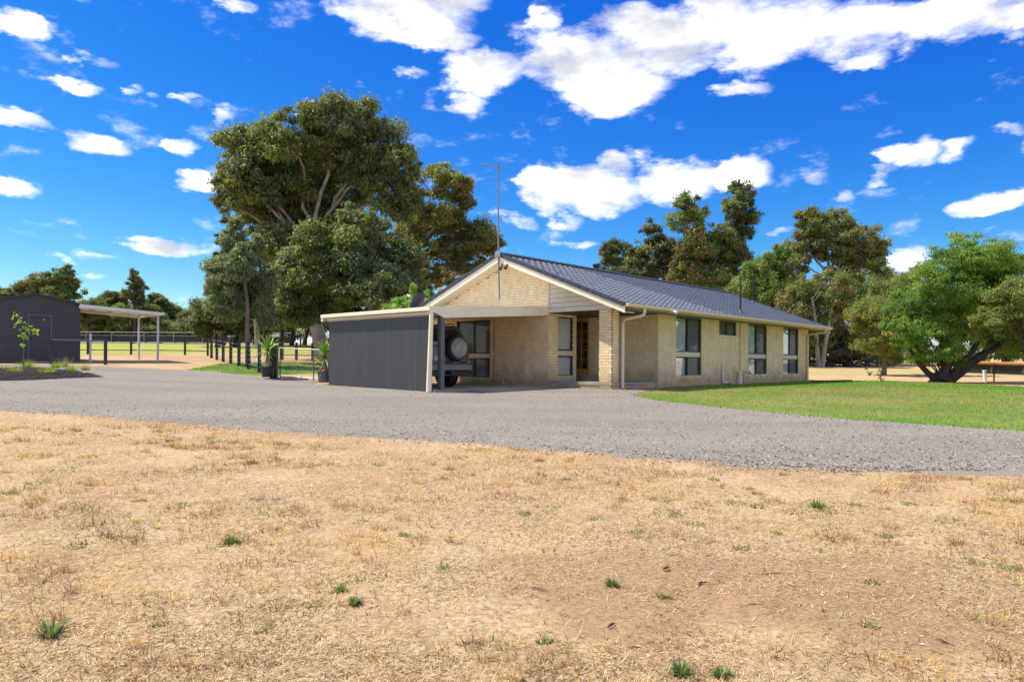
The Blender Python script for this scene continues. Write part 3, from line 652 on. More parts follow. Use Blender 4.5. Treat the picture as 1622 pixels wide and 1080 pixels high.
    box('threshold_step', M['conc'], house, -3.75, -2.3, 2.05, 2.555, .2155, .365)
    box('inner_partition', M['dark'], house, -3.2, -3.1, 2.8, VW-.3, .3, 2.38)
    # weatherboards of the porch gable
    z = 2.385; k = 0
    for k in range(11):
        z0 = 2.387+k*.15; z1 = z0+.141
        umin = (z0+.2-ZE)/SLOPE-EAVE; umin2 = (z1+.2-ZE)/SLOPE-EAVE
        if max(umin, 0) > 2.3: break
        m = MB(Tf(0)); a0 = max(umin, 0.0); a1 = max(umin2, 0.0); a1 = min(a1, 2.38)
        m.add([(a0, .018, z0), (2.40, .018, z0), (2.40, .0, z1), (a1, .0, z1), (a0, -.02, z0), (2.40, -.02, z0), (2.40, -.02, z1), (a1, -.02, z1)],
              [(0, 1, 2, 3), (7, 6, 5, 4), (0, 4, 5, 1), (1, 5, 6, 2), (2, 6, 7, 3), (3, 7, 4, 0)])
        m.build('weatherboard', M['board'], house)
    gb = MB(Tf(0)); gb.add([(a, n, z) for n in (-.08, -.015) for a, z in ((0.02, 2.386), (2.40, 2.386), (2.40, zt(2.4)-.2), (0.02, zt(0)-.2))], [(0, 1, 2, 3), (7, 6, 5, 4), (0, 4, 5, 1), (1, 5, 6, 2), (2, 6, 7, 3), (3, 7, 4, 0)]); gb.build('lap_shadow_backing', M['ceiling'], house)  # dark sheet behind the board gaps stands in for lap shadows
    box('corner_trim', M['trim'], house, -2.475, -2.40, -.035, -.002, 2.3, zt(2.43)-.25)
    box('control_joint', M['mortar'], house, -7.31, -7.29, -.0135, -.004, 2.6, 3.0)
    # ---- roof
    def slab(side):
        s = 1 if side else -1
        mb = MB()
        u0, u1 = (-EAVE, UR) if side else (2*UR+EAVE, UR)
        mb.add([(-u, v, zt(u)+dz) for u in (u0, u1) for v in (VF+.03, VB-.03) for dz in (-.14, -.035)], [(0, 1, 3, 2), (4, 6, 7, 5), (0, 4, 5, 1), (2, 3, 7, 6), (0, 2, 6, 4), (1, 5, 7, 3)])
        mb.build('roof_deck', M['ridge'], house)
    slab(1); slab(0)
    # tile: flat pan with a roll at one side, thick front lip
    xs_ = [0, .03, .115, .15, .165, .185, .22, .255, .275, .29, .3005]; hs_ = [.008, .004, .004, .008, .018, .026, .029, .026, .018, .011, .008]
    W_, L_ = .30, .345
    tm = MB(); n = len(xs_)
    vs = [(x, 0, h) for x, h in zip(xs_, hs_)]+[(x, -L_, h+.036) for x, h in zip(xs_, hs_)]+[(x, -L_+.003, .004) for x in xs_]
    tm.add(vs, [(i, i+1, n+i+1, n+i) for i in range(n-1)]+[(n+i, n+i+1, 2*n+i+1, 2*n+i) for i in range(n-1)])
    ut = tm.build('roof_tile', M['tile'], house, smooth=False); tme = ut.data
    tv = np.array([v.co[:] for v in tme.vertices]); tf = np.array([p.vertices[:] for p in tme.polygons])
    ang = math.atan(SLOPE); rows = 17; ex = (UR+EAVE)/math.cos(ang)/rows
    ncol = 55; wc = (VB-VF)/ncol
    mats = []
    for side in (1, 0):
        for r in range(rows):
            dist = r*ex                              # down from the ridge
            for c in range(ncol):
                v = VF+c*wc; u = UR-dist*math.cos(ang) if side else UR+dist*math.cos(ang); z = zt(u)-.036
                # local tile axes: x along v, -y down the slope
                if side: X = Vector((0, 1, 0)); Yd = Vector((-math.cos(ang), 0, math.sin(ang))); org = Vector((-u, v, z))
                else: X = Vector((0, -1, 0)); Yd = Vector((math.cos(ang), 0, math.sin(ang))); org = Vector((-u, v+wc, z))
                Zd = X.cross(Yd); j = random.uniform(-.004, .004)
                m = Matrix(((X.x*wc/.3, Yd.x, Zd.x, org.x), (X.y*wc/.3, Yd.y, Zd.y, org.y), (X.z*wc/.3, Yd.z, Zd.z, org.z+j*.5), (0, 0, 0, 1)))
                mats.append((side, (org-camL).length, m))
    mats.sort(key=lambda t: (-t[0], t[1]))
    AV, AF = [], []
    for i, (sd, d, m) in enumerate(mats):
        if i < 300:
            o = ut if i == 0 else ut.copy()
            if i: COL.objects.link(o)
            o.matrix_local = m
        else:
            mm = np.array(m); AV.append(tv@mm[:3, :3].T+mm[:3, 3]); AF.append(tf+len(tv)*(len(AV)-1))
    tag(npmesh('roof_tile', np.concatenate(AV), np.concatenate(AF), M['tile'], house), kind='stuff')
    # ridge and barge caps
    rc = MB(); n = 9
    prof = [(-.15, -.045), (-.12, -.01), (-.07, .03), (0, .048), (.07, .03), (.12, -.01), (.15, -.045)]
    rc.add([(x, y, z+dz) for y, dz in ((0, .006), (.43, -.006)) for x, z in prof]+[(x*.93, 0, z-.02) for x, z in prof], [(i, i+1, i+8, i+7) for i in range(6)]+[(i, i+1, 15+i, 14+i) for i in range(6)])
    u0 = rc.build('ridge_cap', M['ridge'], house)
    for k in range(41):
        o = u0 if k == 0 else u0.copy()
        if k: COL.objects.link(o)
        o.location = (-UR, VF+k*.402, zt(UR)+.03)
    for vv, sgn in ((VF, 1), (VB, -1)):
        for side in (1, 0):
            b = MB()
            b.box(-.045, .045, -.36, 0, -.085, .03)
            o0 = b.build('barge_cap', M['ridge'], house)
            for r in range(16):
                o = o0 if r == 0 else o0.copy()
                if r: COL.objects.link(o)
                dist = r*.33; a = ang if side else -ang; u = UR-dist*math.cos(ang) if side else UR+dist*math.cos(ang)
                X = Vector((0, 1, 0)); Yd = Vector((-math.cos(ang), 0, math.sin(ang))) if side else Vector((math.cos(ang), 0, math.sin(ang))); Zd = X.cross(Yd) if side else Yd.cross(X)
                Zd = Vector((Yd.z*-1 if Yd.x > 0 else Yd.z, 0, abs(Yd.x)))
                o.matrix_local = Matrix(((X.x, Yd.x, Zd.x, -u), (X.y, Yd.y, Zd.y, vv-.02*sgn), (X.z, Yd.z, Zd.z, zt(u)+.012), (0, 0, 0, 1)))
    # barge boards, raked soffit, fascias, gutters
    for v0, v1, nm in ((VF-.03, VF, 'barge_board'), (VB-.03, VB, 'barge_board')):
        for u0_, u1_ in ((-EAVE-.01, UR), (2*UR+EAVE+.01, UR)):
            b = MB(); b.add([(-u, v, zt(u)+dz) for u in (u0_, u1_) for v in (v0, v1) for dz in (-.255, -.055)], [(0, 1, 3, 2), (4, 6, 7, 5), (0, 4, 5, 1), (2, 3, 7, 6), (0, 2, 6, 4), (1, 5, 7, 3)])
            b.build(nm, M['trimwhite'], house)
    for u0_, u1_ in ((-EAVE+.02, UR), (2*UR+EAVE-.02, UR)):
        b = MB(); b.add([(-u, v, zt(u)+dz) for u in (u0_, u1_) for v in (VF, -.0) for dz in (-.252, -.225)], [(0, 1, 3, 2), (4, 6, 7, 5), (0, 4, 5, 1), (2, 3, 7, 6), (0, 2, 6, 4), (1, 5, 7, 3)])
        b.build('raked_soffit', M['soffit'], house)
    box('eave_soffit', M['soffit_shaded'], house, .016, EAVE-.02, .0, VB-.03, 2.372, 2.385)
    box('rear_eave_soffit', M['soffit_shaded'], house, -UW-EAVE+.02, -UW, 0, VB-.03, 2.372, 2.385)
    for s in (1, -1):
        x = EAVE if s > 0 else -UW-EAVE
        box('fascia', M['gutter'], house, x-.02 if s > 0 else x, x if s > 0 else x+.02, VF+.01, VB-.035, 2.34, 2.47)
        g = MB(lambda a, n, z: (x+s*n, a, z)); pr = [(.002, 2.385), (.09, 2.385), (.115, 2.41), (.12, 2.47), (.112, 2.488), (.10, 2.488), (.105, 2.42), (.085, 2.40), (.014, 2.40), (.014, 2.48), (.002, 2.48)]
        npf = len(pr); vs = [(VF+.0, q, z) for q, z in pr]+[(VB, q, z) for q, z in pr]
        g.add(vs, [(i, npf+i, npf+(i+1) % npf, (i+1) % npf) for i in range(npf)]); g.add([(VF, .002, 2.385), (VF, .115, 2.4), (VF, .12, 2.488), (VF, .002, 2.48)], [(0, 1, 2, 3)]); g.add([(VB, .002, 2.385), (VB, .115, 2.4), (VB, .12, 2.488), (VB, .002, 2.48)], [(0, 1, 2, 3)])
        g.build('gutter', M['gutter'], house)
    # downpipes
    def dp(pts, lab=None):
        b = MB(); b.tube(pts, .048, 10); o = b.build('downpipe', M['trim'], house, True); return o
    dp([(.84, .42, 2.39), (.84, .42, 2.26), (.80, .43, 2.20), (.72, .44, 2.185), (.17, .47, 2.10), (.09, .47, 2.07), (.065, .47, 1.99), (.065, .47, 0.02)])
    dp([(.84, 15.25, 2.39), (.84, 15.25, 2.27), (.78, 15.25, 2.22), (.16, 15.22, 2.16), (.09, 15.22, 2.12), (.07, 15.22, 2.05), (.07, 15.22, -.02)])
    # windows
    def window(T, a0, a1, z0, z1, trans=None, panes=2, drape=(0, 1), wood=False, nin=.07):
        e = empty('window', parent=house)
        fr = MB(T); t = .042; d0, d1 = -nin-.03, -nin+.02
        bands = [(z0, z1)] if not trans else [(z0, trans[0]), (trans[1], z1)]
        for b0, b1 in bands:
            fr.box(a0, a1, d0, d1, b0, b0+t); fr.box(a0, a1, d0, d1, b1-t, b1)
            fr.box(a0, a0+t, d0, d1, b0+t, b1-t); fr.box(a1-t, a1, d0, d1, b0+t, b1-t)
            for k in range(1, panes): am = a0+(a1-a0)*k/panes; fr.box(am-.024, am+.024, d0, d1+.006, b0+t, b1-t)
            for k in range(panes):
                p0 = a0+(a1-a0)*k/panes+(t if k == 0 else .024); p1 = a0+(a1-a0)*(k+1)/panes-(t if k == panes-1 else .024)
                pm = MB(T); pm.box(p0, p1, -nin-.008, -nin-.003, b0+t, b1-t); pm.build('pane', M['glass'], e)
                if drape[k % len(drape)] == 1:
                    sm = MB(T); sm.box(p0, p1, -nin+.004, -nin+.006, b0+t, b1-t); sm.build('insect_screen', M['screen'], e)
        fr.build('frame', M['frame'], e)
        if trans: bm_ = MB(T); bm_.box(a0, a1, d0, d1+.012, trans[0]+.001, trans[1]-.001); bm_.build('transom_panel', M['trim'], e)
        # curtains: hanging folds
        for k in range(panes):
            w = (a1-a0)/panes; c0 = a0+w*k+.03; c1 = c0+w*(.97 if k % 2 else .9); nn = 60
            V = []; 
            for i in range(nn+1):
                a = c0+(c1-c0)*i/nn; d = -nin-.05+.020*math.sin(i*1.15+k)+.012*math.sin(i*.43+k*2)
                V += [(a, d, z0+.02), (a, d+.004*math.sin(i), z1-.02)]
            cm = MB(T); cm.add(V, [(2*i, 2*i+2, 2*i+3, 2*i+1) for i in range(nn)]); cm.build('curtain', M['curtain'] if drape[k % len(drape)] != 2 else M['drape'], e)
        # dark panel standing in for the unlit room behind
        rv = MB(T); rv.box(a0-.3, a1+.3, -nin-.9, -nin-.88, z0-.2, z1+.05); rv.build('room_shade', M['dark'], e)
        # sloping brick-on-edge sill
        if z0 > .3 or True:
            k = int((a1-a0+.1)/.086)
            for i in range(k):
                s0 = a0-.05+i*(a1-a0+.1)/k
                sb = MB(T); zz = z0
                sb.add([(s0+.004, -.10, zz), (s0+(a1-a0+.1)/k-.004, -.10, zz), (s0+.004, .035, zz-.035), (s0+(a1-a0+.1)/k-.004, .035, zz-.035),
                        (s0+.004, -.10, zz-.13), (s0+(a1-a0+.1)/k-.004, -.10, zz-.13), (s0+.004, .03, zz-.145), (s0+(a1-a0+.1)/k-.004, .03, zz-.145)],
                       [(0, 1, 3, 2), (4, 6, 7, 5), (0, 4, 5, 1), (2, 3, 7, 6), (0, 2, 6, 4), (1, 5, 7, 3)])
                sb.build('sill_brick', M['brick'], e)
        return e
    tr = (1.03, 1.19)
    for w in (W1, W2, W3): window(Ts, *w, trans=tr, drape=(0, 1))
    window(Ts, *WS, drape=(1, 1))
    window(Tf(0), *WF, trans=(.95, 1.10), drape=(1, 1))  # left pane's screen is added to dim reflections, in place of dark curtains
    window(Tr, *WR, trans=tr, panes=1, drape=(0,), nin=.05)
    # head boards above windows (soffit band)
    # front door: stained timber with fifteen small panes
    e = empty('front_door', parent=house); T = Tf(2.56); a0, a1, z0, z1 = DR
    fb = MB(T); fb.box(a0, a0+.06, -.10, .02, z0, z1); fb.box(a1-.06, a1, -.10, .02, z0, z1); fb.box(a0+.06, a1-.06, -.10, .02, z1-.05, z1); fb.build('door_frame', M['trim'], e)
    p0, p1 = a0+.06, a1-.06; q0, q1 = z0+.01, z1-.055
    st = MB(T); st.box(p0, p0+.10, -.06, -.02, q0, q1); st.box(p1-.10, p1, -.06, -.02, q0, q1); st.box(p0+.10, p1-.10, -.06, -.02, q0, q0+.22); st.box(p0+.10, p1-.10, -.06, -.02, q1-.11, q1)
    gx0, gx1, gz0, gz1 = p0+.10, p1-.10, q0+.22, q1-.11
    st.box((gx0+gx1)/2-.013, (gx0+gx1)/2+.013, -.055, -.022, gz0, gz1)
    for k in range(1, 5): zz = gz0+(gz1-gz0)*k/5; st.box(gx0, (gx0+gx1)/2-.013, -.055, -.022, zz-.012, zz+.012); st.box((gx0+gx1)/2+.013, gx1, -.055, -.022, zz-.012, zz+.012)
    st.build('door_leaf', M['timber'], e)
    for i in range(2):
        for k in range(5):
            pm = MB(T); x0 = gx0 if i == 0 else (gx0+gx1)/2+.013; x1 = (gx0+gx1)/2-.013 if i == 0 else gx1
            pm.box(x0, x1, -.042, -.036, gz0+(gz1-gz0)*k/5+.012, gz0+(gz1-gz0)*(k+1)/5-.012); pm.build('pane', M['glass'], e)
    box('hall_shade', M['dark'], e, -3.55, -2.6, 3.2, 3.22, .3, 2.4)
    tube('handle', M['galv'], e, [(-p0-.05, 2.585, 1.38), (-p0-.05, 2.54, 1.38), (-p0-.16, 2.535, 1.38)], .012)
    # post beside the side light
    box('entry_post', M['trim'], house, -2.50, -2.42, 1.342, 1.42, .216, 2.364)
    # gable light, conduit, pipes on the side wall
    l = empty('security_light', parent=house); bx = box('light_bracket', M['galv'], l, -4.02, -3.95, VF-.07, VF-.032, 3.97, 4.03)
    for dx in (.02, .24):
        b = MB(); b.tube([(-3.98+dx, VF-.05, 3.99), (-3.98+dx, VF-.10, 3.90), (-3.96+dx, VF-.17, 3.84)], [.02, .045, .07], 10); b.build('lamp_head', M['darkbark'], l, True)
    c = empty('camera_light', parent=house); 
    b = MB(); b.tube([(EAVE+.02, 1.9, 2.40), (EAVE+.2, 1.9, 2.38)], .03, 8); b.build('bracket', M['white'], c)
    b = MB(); b.lathe([(0, -.06), (.05, -.055), (.075, 0), (.055, .05), (0, .06)], 12, (EAVE+.22, 1.92, 2.36)); b.build('camera_dome', M['white'], c, True)
    tube('conduit', M['gutter'], house, [(.045, 8.42, 2.36), (.045, 8.42, -.02)], .022, 6)
    tube('waste_pipe', M['white'], house, [(.06, 6.95, .78), (.06, 6.95, .16), (.06, 6.99, .12), (.06, 7.42, .10)], .032, 8)
    tube('waste_elbow', M['black'], house, [(.06, 7.40, .10), (.06, 7.50, .07), (.06, 7.53, -.06)], .045, 8)
    box('meter_cover', M['trim'], house, .022, .14, 8.22, 8.42, -.05, .52, bevel=.01)
    box('meter_post', M['galv'], house, .022, .11, 8.45, 8.62, -.05, .40, bevel=.01)
    tube('garden_tap', M['galv'], house, [(.02, 8.6, .5), (.16, 8.7, .5), (.18, 8.72, .42)], .02, 6)
    box('wall_outlet', M['white'], house, -4.92, -4.84, -.03, -.013, 1.05, 1.17)
    tube('gas_pipe', M['trim'], house, [(-4.35, -.04, .0), (-4.37, -.04, .25)], .016, 6)
    box('electric_conduit', M['ceiling'], house, -4.86, -4.845, -.022, -.013, .3, 2.28)
    return house
HOUSE = build_house()
def onroof():
    def R(u, v, z): return H(u, v, z)
    # antenna on the front gable
    e = empty('tv_antenna', R(UR, VF-.06, 2.85), HROT, 'tall thin television aerial mast fixed to the front gable peak', 'antenna')
    tube('mast', M['galv'], e, [(0.10, 0, 0), (0.04, 0, 1.5), (0.0, 0, 4.42)], [.028, .028, .022], 8)
    box('mast_clamp', M['galv'], e, -.09, .16, -.05, .06, 1.40, 1.58, bevel=.01)
    bm = tube('boom', M['galv'], e, [(.14, .10, 4.36), (-.52, -.30, 4.52)], .014, 6)
    b = MB(); d = Vector((-.66, -.40, .16)); pr = Vector((.52, -.86, 0))
    for k in range(7):
        p = Vector((.14, .10, 4.37))+d*(k/6.0); h = .34-.028*k; b.tube([p-pr*h, p+pr*h], .008, 5)
    b.build('elements', M['galv'], e)
    e = empty('satellite_dish', R(8.80, -.02, 2.70), HROT, 'dark grey satellite dish at the left end of the tiled roof', 'satellite dish')
    n = 20; b = MB(); vs = [(0, 0, 0)]; rings = 5
    for i in range(1, rings+1):
        r = .40*i/rings
        for k in range(n): a = 2*math.pi*k/n; vs.append((r*math.cos(a), .09*(i/rings)**2, r*math.sin(a)))
    fs = [(0, 1+k, 1+(k+1) % n) for k in range(n)]+[(1+(i-1)*n+k, 1+i*n+k, 1+i*n+(k+1) % n, 1+(i-1)*n+(k+1) % n) for i in range(1, rings) for k in range(n)]
    rot = Matrix.Rotation(math.radians(108), 3, 'Z') @ Matrix.Rotation(math.radians(30), 3, 'X')
    b.add([tuple(rot@Vector(v)+Vector((0, 0, .36))) for v in vs], fs); b.build('reflector', M['postgrey'], e, True)
    tip = rot@Vector((0, .48, -.02))+Vector((0, 0, .36))
    b = MB(); b.tube([rot@Vector((0, .0, -.38))+Vector((0, 0, .36)), tip], .014, 6); b.tube([(0, 0, .36), tip], .012, 6); b.build('feed_arm', M['galv'], e)
    b = MB(); b.tube([tip, tip+(rot@Vector((0, .14, 0)))], .045, 8); b.build('feed_horn', M['white'], e)
    tube('dish_pole', M['galv'], e, [(0.03, 0, -.12), (0.02, 0, .34)], .025, 8)
    e = empty('roof_panel', R(8.05, .1, zt(8.05)), HROT, 'white edged panel tilted up above the left roof slope', 'solar panel')
    b = MB(); a = math.radians(58); ca, sa = math.cos(a), math.sin(a)
    for nm, mt, t0, t1, p in (('absorber', M['black'], .0, .03, .03), ('panel_frame', M['white'], -.03, -.001, 0)):
        b = MB(); b.add([(-.25+x*ca-t*sa, y, x*sa+t*ca+.02) for x in (0+p, .78-p) for y in (0+p, 1.7-p) for t in (t0, t1)], [(0, 1, 3, 2), (4, 6, 7, 5), (0, 4, 5, 1), (2, 3, 7, 6), (0, 2, 6, 4), (1, 5, 7, 3)]); b.build(nm, mt, e)
    for y in (.1, 1.6): tube('strut', M['galv'], e, [(.42, y, -.15), (.10, y, .6)], .02, 6)
    # flues: on this roof's far part
    for u, v, h, lab in ((.05, 8.6, 1.36, 'thin black flue pipe rising from the tiles just above the gutter'), (2.6, 15.4, 1.25, 'thin dark flue pipe standing near the far end of the ridge')):
        e = empty('flue_pipe', R(u, v, zt(u)), HROT, lab, 'flue', 'thin flue pipes on the tiled roof')
        tube('pipe', M['black'], e, [(0, 0, -.03), (0, 0, h)], .033, 8)
        b = MB(); b.lathe([(.12, -.02), (.05, .06), (.034, .10)], 12); b.build('flashing', M['ridge'], e, True)
    e = empty('roof_vent', R(UR+.28, 5.3, zt(UR+.28)), HROT, 'squat black chimney cowl peeping over the roof ridge', 'roof vent')
    b = MB(); b.lathe([(.09, -.1), (.09, .22), (.13, .24), (.13, .36), (.09, .37)], 14); b.build('cowl', M['black'], e, True)
    b = MB(); b.lathe([(.0, .44), (.10, .43), (.17, .39), (.17, .375), (0, .375)], 14); b.build('rain_cap', M['black'], e, True)
onroof()

# ------------------------------------------------------------------ carport
def build_carport():
    U0, U1, V0 = 2.5, 7.55, -4.75
    c = empty('carport', H(U0, V0, 0), HROT, 'flat roofed lean-to carport with charcoal sheet front against the brick house', 'carport')
    L = lambda u, v, z: (-(u-U0), v-V0, z)          # house u, v -> local of the carport
    def zr(v): return 2.27+(2.57-2.27)*(v-V0)/(0-V0)
    def pb(name, m, u0, u1, v0, v1, z0, z1, bevel=0):
        b = MB(); b.box(*sorted((-(u0-U0), -(u1-U0))), v0-V0, v1-V0, z0, z1); return b.build(name, m, c, bevel=bevel)
    # roof sheet, sloping down to the front
    b = MB(); k = 40; vs = []
    us = np.linspace(U0-.02, U1+.2, 2*k+1)
    for i, u in enumerate(us):
        dz = .012 if i % 2 else -.012
        for v in (V0-.08, -.04): vs.append(L(u, v, zr(v)-.03+dz))
    b.add(vs, [(2*i, 2*i+1, 2*i+3, 2*i+2) for i in range(2*k)]); b.build('roof_sheet', M['zinc'], c)
    # rafters under
    for u in (2.62, 4.2, 5.8, 7.35):
        r = MB(); r.add([L(uu, v, zr(v)+dz) for uu in (u-.025, u+.025) for v in (V0-.06, -.05) for dz in (-.19, -.05)], [(0, 1, 3, 2), (4, 6, 7, 5), (0, 4, 5, 1), (2, 3, 7, 6), (0, 2, 6, 4), (1, 5, 7, 3)]); r.build('rafter', M['trim'], c)
    cl = MB(); cl.add([L(uu, v, zr(v)+dz) for uu in (2.55, U1+.1) for v in (V0-.0, -.06) for dz in (-.215, -.195)], [(0, 1, 3, 2), (4, 6, 7, 5), (0, 4, 5, 1), (2, 3, 7, 6), (0, 2, 6, 4), (1, 5, 7, 3)]); cl.build('lining', M['soffit'], c)
    # fascias
    f = MB(); f.add([L(u, v, z) for u in (U0-.045, U0-.02) for v, z in ((V0-.18, 2.17), (V0-.18, 2.285), (V0+.10, 2.10), (V0+.35, 1.98+.02), (-.02, 2.30), (-.02, 2.585))],
          [(0, 1, 5, 4, 3, 2), (8, 9, 10, 11, 7, 6), (0, 6, 7, 1), (1, 7, 11, 5), (5, 11, 10, 4), (4, 10, 9, 3), (3, 9, 8, 2), (2, 8, 6, 0)]); f.build('side_fascia', M['trimwhite'], c)
    pb('front_gutter', M['trimwhite'], U0-.02, U1+.24, V0-.17, V0-.085, 2.17, 2.275, .008)
    pb('gutter_stop', M['trim'], U1+.12, U1+.22, V0-.16, V0-.05, 2.06, 2.17)
    pb('front_beam', M['trim'], U0+.02, U1+.1, V0-.05, V0-.0, 2.085, 2.16)
    # posts
    b = MB(); b.tube([L(U0+.06, V0-.09, .0), L(U0-.02, V0-.08, 2.17)], [.075, .055], 14); b.build('front_post', M['trimwhite'], c, True)
    pb('steel_post', M['postgrey'], U0-.02, U0+.12, V0+.26, V0+.40, -.02, 2.1)
    pb('rear_post', M['postgrey'], U1-.05, U1+.05, V0+.03, V0+.13, -.02, 2.08)
    # charcoal sheets, one by one, with cover strips
    ed = [U0+.09]+[U0+.09+q for q in (.62, 1.86, 3.0, 4.0)]+[U1]
    for i in range(5): pb('wall_panel', M['steelgrey'], ed[i]+.003, ed[i+1]-.003, V0+random.uniform(.0, .003), V0+.018, -.06, 2.09)
    for x in ed[1:-1]: pb('cover_strip', M['postgrey'], x-.012, x+.012, V0-.003, V0+.004, -.04, 2.08)
    # side wall at the far left edge
    pb('return_panel', M['steelgrey'], U1-.02, U1, V0+.02, V0+2.6, -.06, 2.1)
    b = MB(); b.box(-(U1-U0), 0.1, .05, 4.72, -.15, .045); b.build('floor_slab', M['conc'], c)
    box('floor_apron', M['conc'], c, .1, .9, 1.2, 4.72, -.15, .03)
    pass
build_carport()

# ------------------------------------------------------------------ car
def build_car():
    a = math.pi/2-TH
    pos = H(3.42, -3.45, .045)
    c = empty('parked_suv', pos, a, 'dark grey four wheel drive seen from behind inside the carport', 'car')
    # cross sections along y; half profile (x,z)
    def sec(y, zb, zs, ztp, wb, ws, wt, lean=0):
        P = [(wb*.92, zb), (wb, zb+.12), (ws, zb+.35), (ws, zs-.10), (ws-.03, zs), (wt+.045, ztp-.16), (wt-.02, ztp-.05), (wt-.12, ztp-.008), (0, ztp+.012)]
        full = [(x, z) for x, z in P]+[(-x, z) for x, z in P[-2::-1]]
        return [(x, y+lean*max(0, (z-zs)), z) for x, z in full]
    S = [sec(0, .52, 1.12, 1.80, .86, .90, .70, .30), sec(.12, .46, 1.13, 1.84, .90, .93, .72, .26), sec(.9, .46, 1.13, 1.86, .91, .93, .73), sec(2.2, .46, 1.12, 1.85, .91, .93, .73), sec(2.9, .46, 1.10, 1.80, .91, .92, .71),
         sec(3.0, .46, 1.08, 1.62, .91, .92, .72), sec(3.55, .46, 1.05, 1.16, .91, .91, .76), sec(4.3, .46, 1.00, 1.08, .90, .90, .74), sec(4.65, .48, .93, .98, .84, .84, .66)]
    n = len(S[0]); b = MB(); b.add([p for s in S for p in s], [(i*n+k, i*n+k+1, (i+1)*n+k+1, (i+1)*n+k) for i in range(len(S)-1) for k in range(n-1)]+[(i*n+n-1, i*n, (i+1)*n, (i+1)*n+n-1) for i in range(len(S)-1)]+[tuple(range(n)), tuple(range(len(S)*n-1, len(S)*n-n-1, -1))])
    b.build('body', M['car'], c, True)
    yl = lambda z: .30*max(0, z-1.12)-.012
    def rear(name, m, pts, t=.012):
        q = MB(); vs = [(x, yl(z)-t, z) for x, z in pts]+[(x, yl(z)+.02, z) for x, z in pts]; k = len(pts)
        q.add(vs, [tuple(range(k)), tuple(range(2*k-1, k-1, -1))]+[(i, (i+1) % k, k+(i+1) % k, k+i) for i in range(k)]); return q.build(name, m, c)
    rear('rear_window', M['carglass'], [(-.66, 1.24), (.66, 1.24), (.60, 1.66), (.50, 1.72), (-.50, 1.72), (-.60, 1.66)])
    rear('tailgate_panel', M['cargrey'], [(-.72, .78), (.72, .78), (.74, 1.12), (.70, 1.2), (-.70, 1.2), (-.74, 1.12)])
    for s in (-1, 1):
        rear('tail_light', M['red'], [(s*.80, .95), (s*.895, .95), (s*.885, 1.12), (s*.80, 1.40), (s*.755, 1.40)][::s])
        q = MB(); q.tube([(s*.84, -.03, .86), (s*.84, -.03, .78)], .04, 8); 
        box('bumper_light', M['red'], c, *sorted((s*.70, s*.86)), -.135, -.11, .74, .80)
        q = MB(); x0 = s*.915
        for y0, y1 in ((.45, 1.25), (1.32, 2.1), (2.17, 2.95)):
            q.add([(s*.905, y0, 1.16), (s*.905, y1, 1.16), (s*.775, y1-(.12 if y1 > 2.5 else 0), 1.66), (s*.775, y0+.05, 1.66), (s*.86, y0, 1.16), (s*.86, y1, 1.16), (s*.72, y1, 1.66), (s*.72, y0, 1.66)], [(0, 1, 2, 3), (4, 5, 6, 7), (0, 1, 5, 4), (1, 2, 6, 5), (2, 3, 7, 6), (3, 0, 4, 7)])
        q.build('side_window', M['carglass'], c)
        box('mirror', M['car'], c, *sorted((s*.93, s*1.10)), 2.85, 2.98, 1.10, 1.28, bevel=.03)
        for y in (.92, 3.68):
            w = empty('wheel', (s*.79, y, .385), parent=c)
            t = MB(); t.lathe([(.24, -.13), (.34, -.135), (.378, -.11), (.385, -.05), (.385, .05), (.378, .11), (.34, .135), (.24, .13)], 26, axis='x'); t.build('tyre', M['rubber'], w, True)
            t = MB(); t.lathe([(.0, s*.06), (.10, s*.09), (.14, s*.07), (.22, s*.10), (.245, s*.125), (.245, -s*.12)], 20, axis='x'); t.build('rim', M['chrome'], w, True)
            ar = MB(); ar.lathe([(.0, s*.955-s*.79-.001), (.45, s*.955-s*.79-.001)], 24, (s*.79-s*.02, y, .42), axis='x'); ar.build('wheel_arch', M['rubber'], c)
        box('mudflap', M['amber'], c, *sorted((s*.66, s*.92)), .42, .435, .32, .52)
    b = MB(); b.box(-.90, .90, -.16, .06, .50, .70); b.build('bumper', M['cargrey'], c, bevel=.03)
    box('bumper_lower', M['black'], c, -.84, .84, -.06, .10, .34, .50, bevel=.02)
    box('tow_bar', M['black'], c, -.05, .05, -.28, -.05, .40, .47, bevel=.01)
    b = MB(); b.lathe([(0, .0), (.028, .01), (.028, .04), (0, .055)], 10, (0, -.26, .47)); b.build('tow_ball', M['chrome'], c, True)
    box('rear_axle', M['black'], c, -.7, .7, .86, .98, .33, .44)
    sp = empty('spare_wheel', (.25, -.17, 1.16), parent=c)
    t = MB(); t.lathe([(0, .15), (.24, .15), (.345, .13), (.385, .07), (.392, -.02), (.375, -.075), (.33, -.10), (.29, -.10)], 36, axis='y'); t.build('tyre', M['rubber'], sp, True)
    t = MB(); t.lathe([(.325, -.09), (.33, -.125), (.31, -.145), (.22, -.158), (.20, -.150), (.12, -.157), (0, -.165)], 36, axis='y'); t.build('wheel_cover', M['chrome'], sp, True)
    box('spare_mount', M['black'], c, .1, .4, -.06, .0, 1.0, 1.3)
    box('door_handle', M['chrome'], c, -.36, -.16, -.045, -.012, .99, 1.035, bevel=.008)
    pl = box('number_plate', M['white'], c, -.46, -.09, -.034, -.026, .80, .92)
    cu = bpy.data.curves.new('plate_text', 'FONT'); cu.body = 'X W655'; cu.size = .105; cu.align_x = 'CENTER'; cu.align_y = 'CENTER'; cu.extrude = .001; cu.materials.append(M['black'])
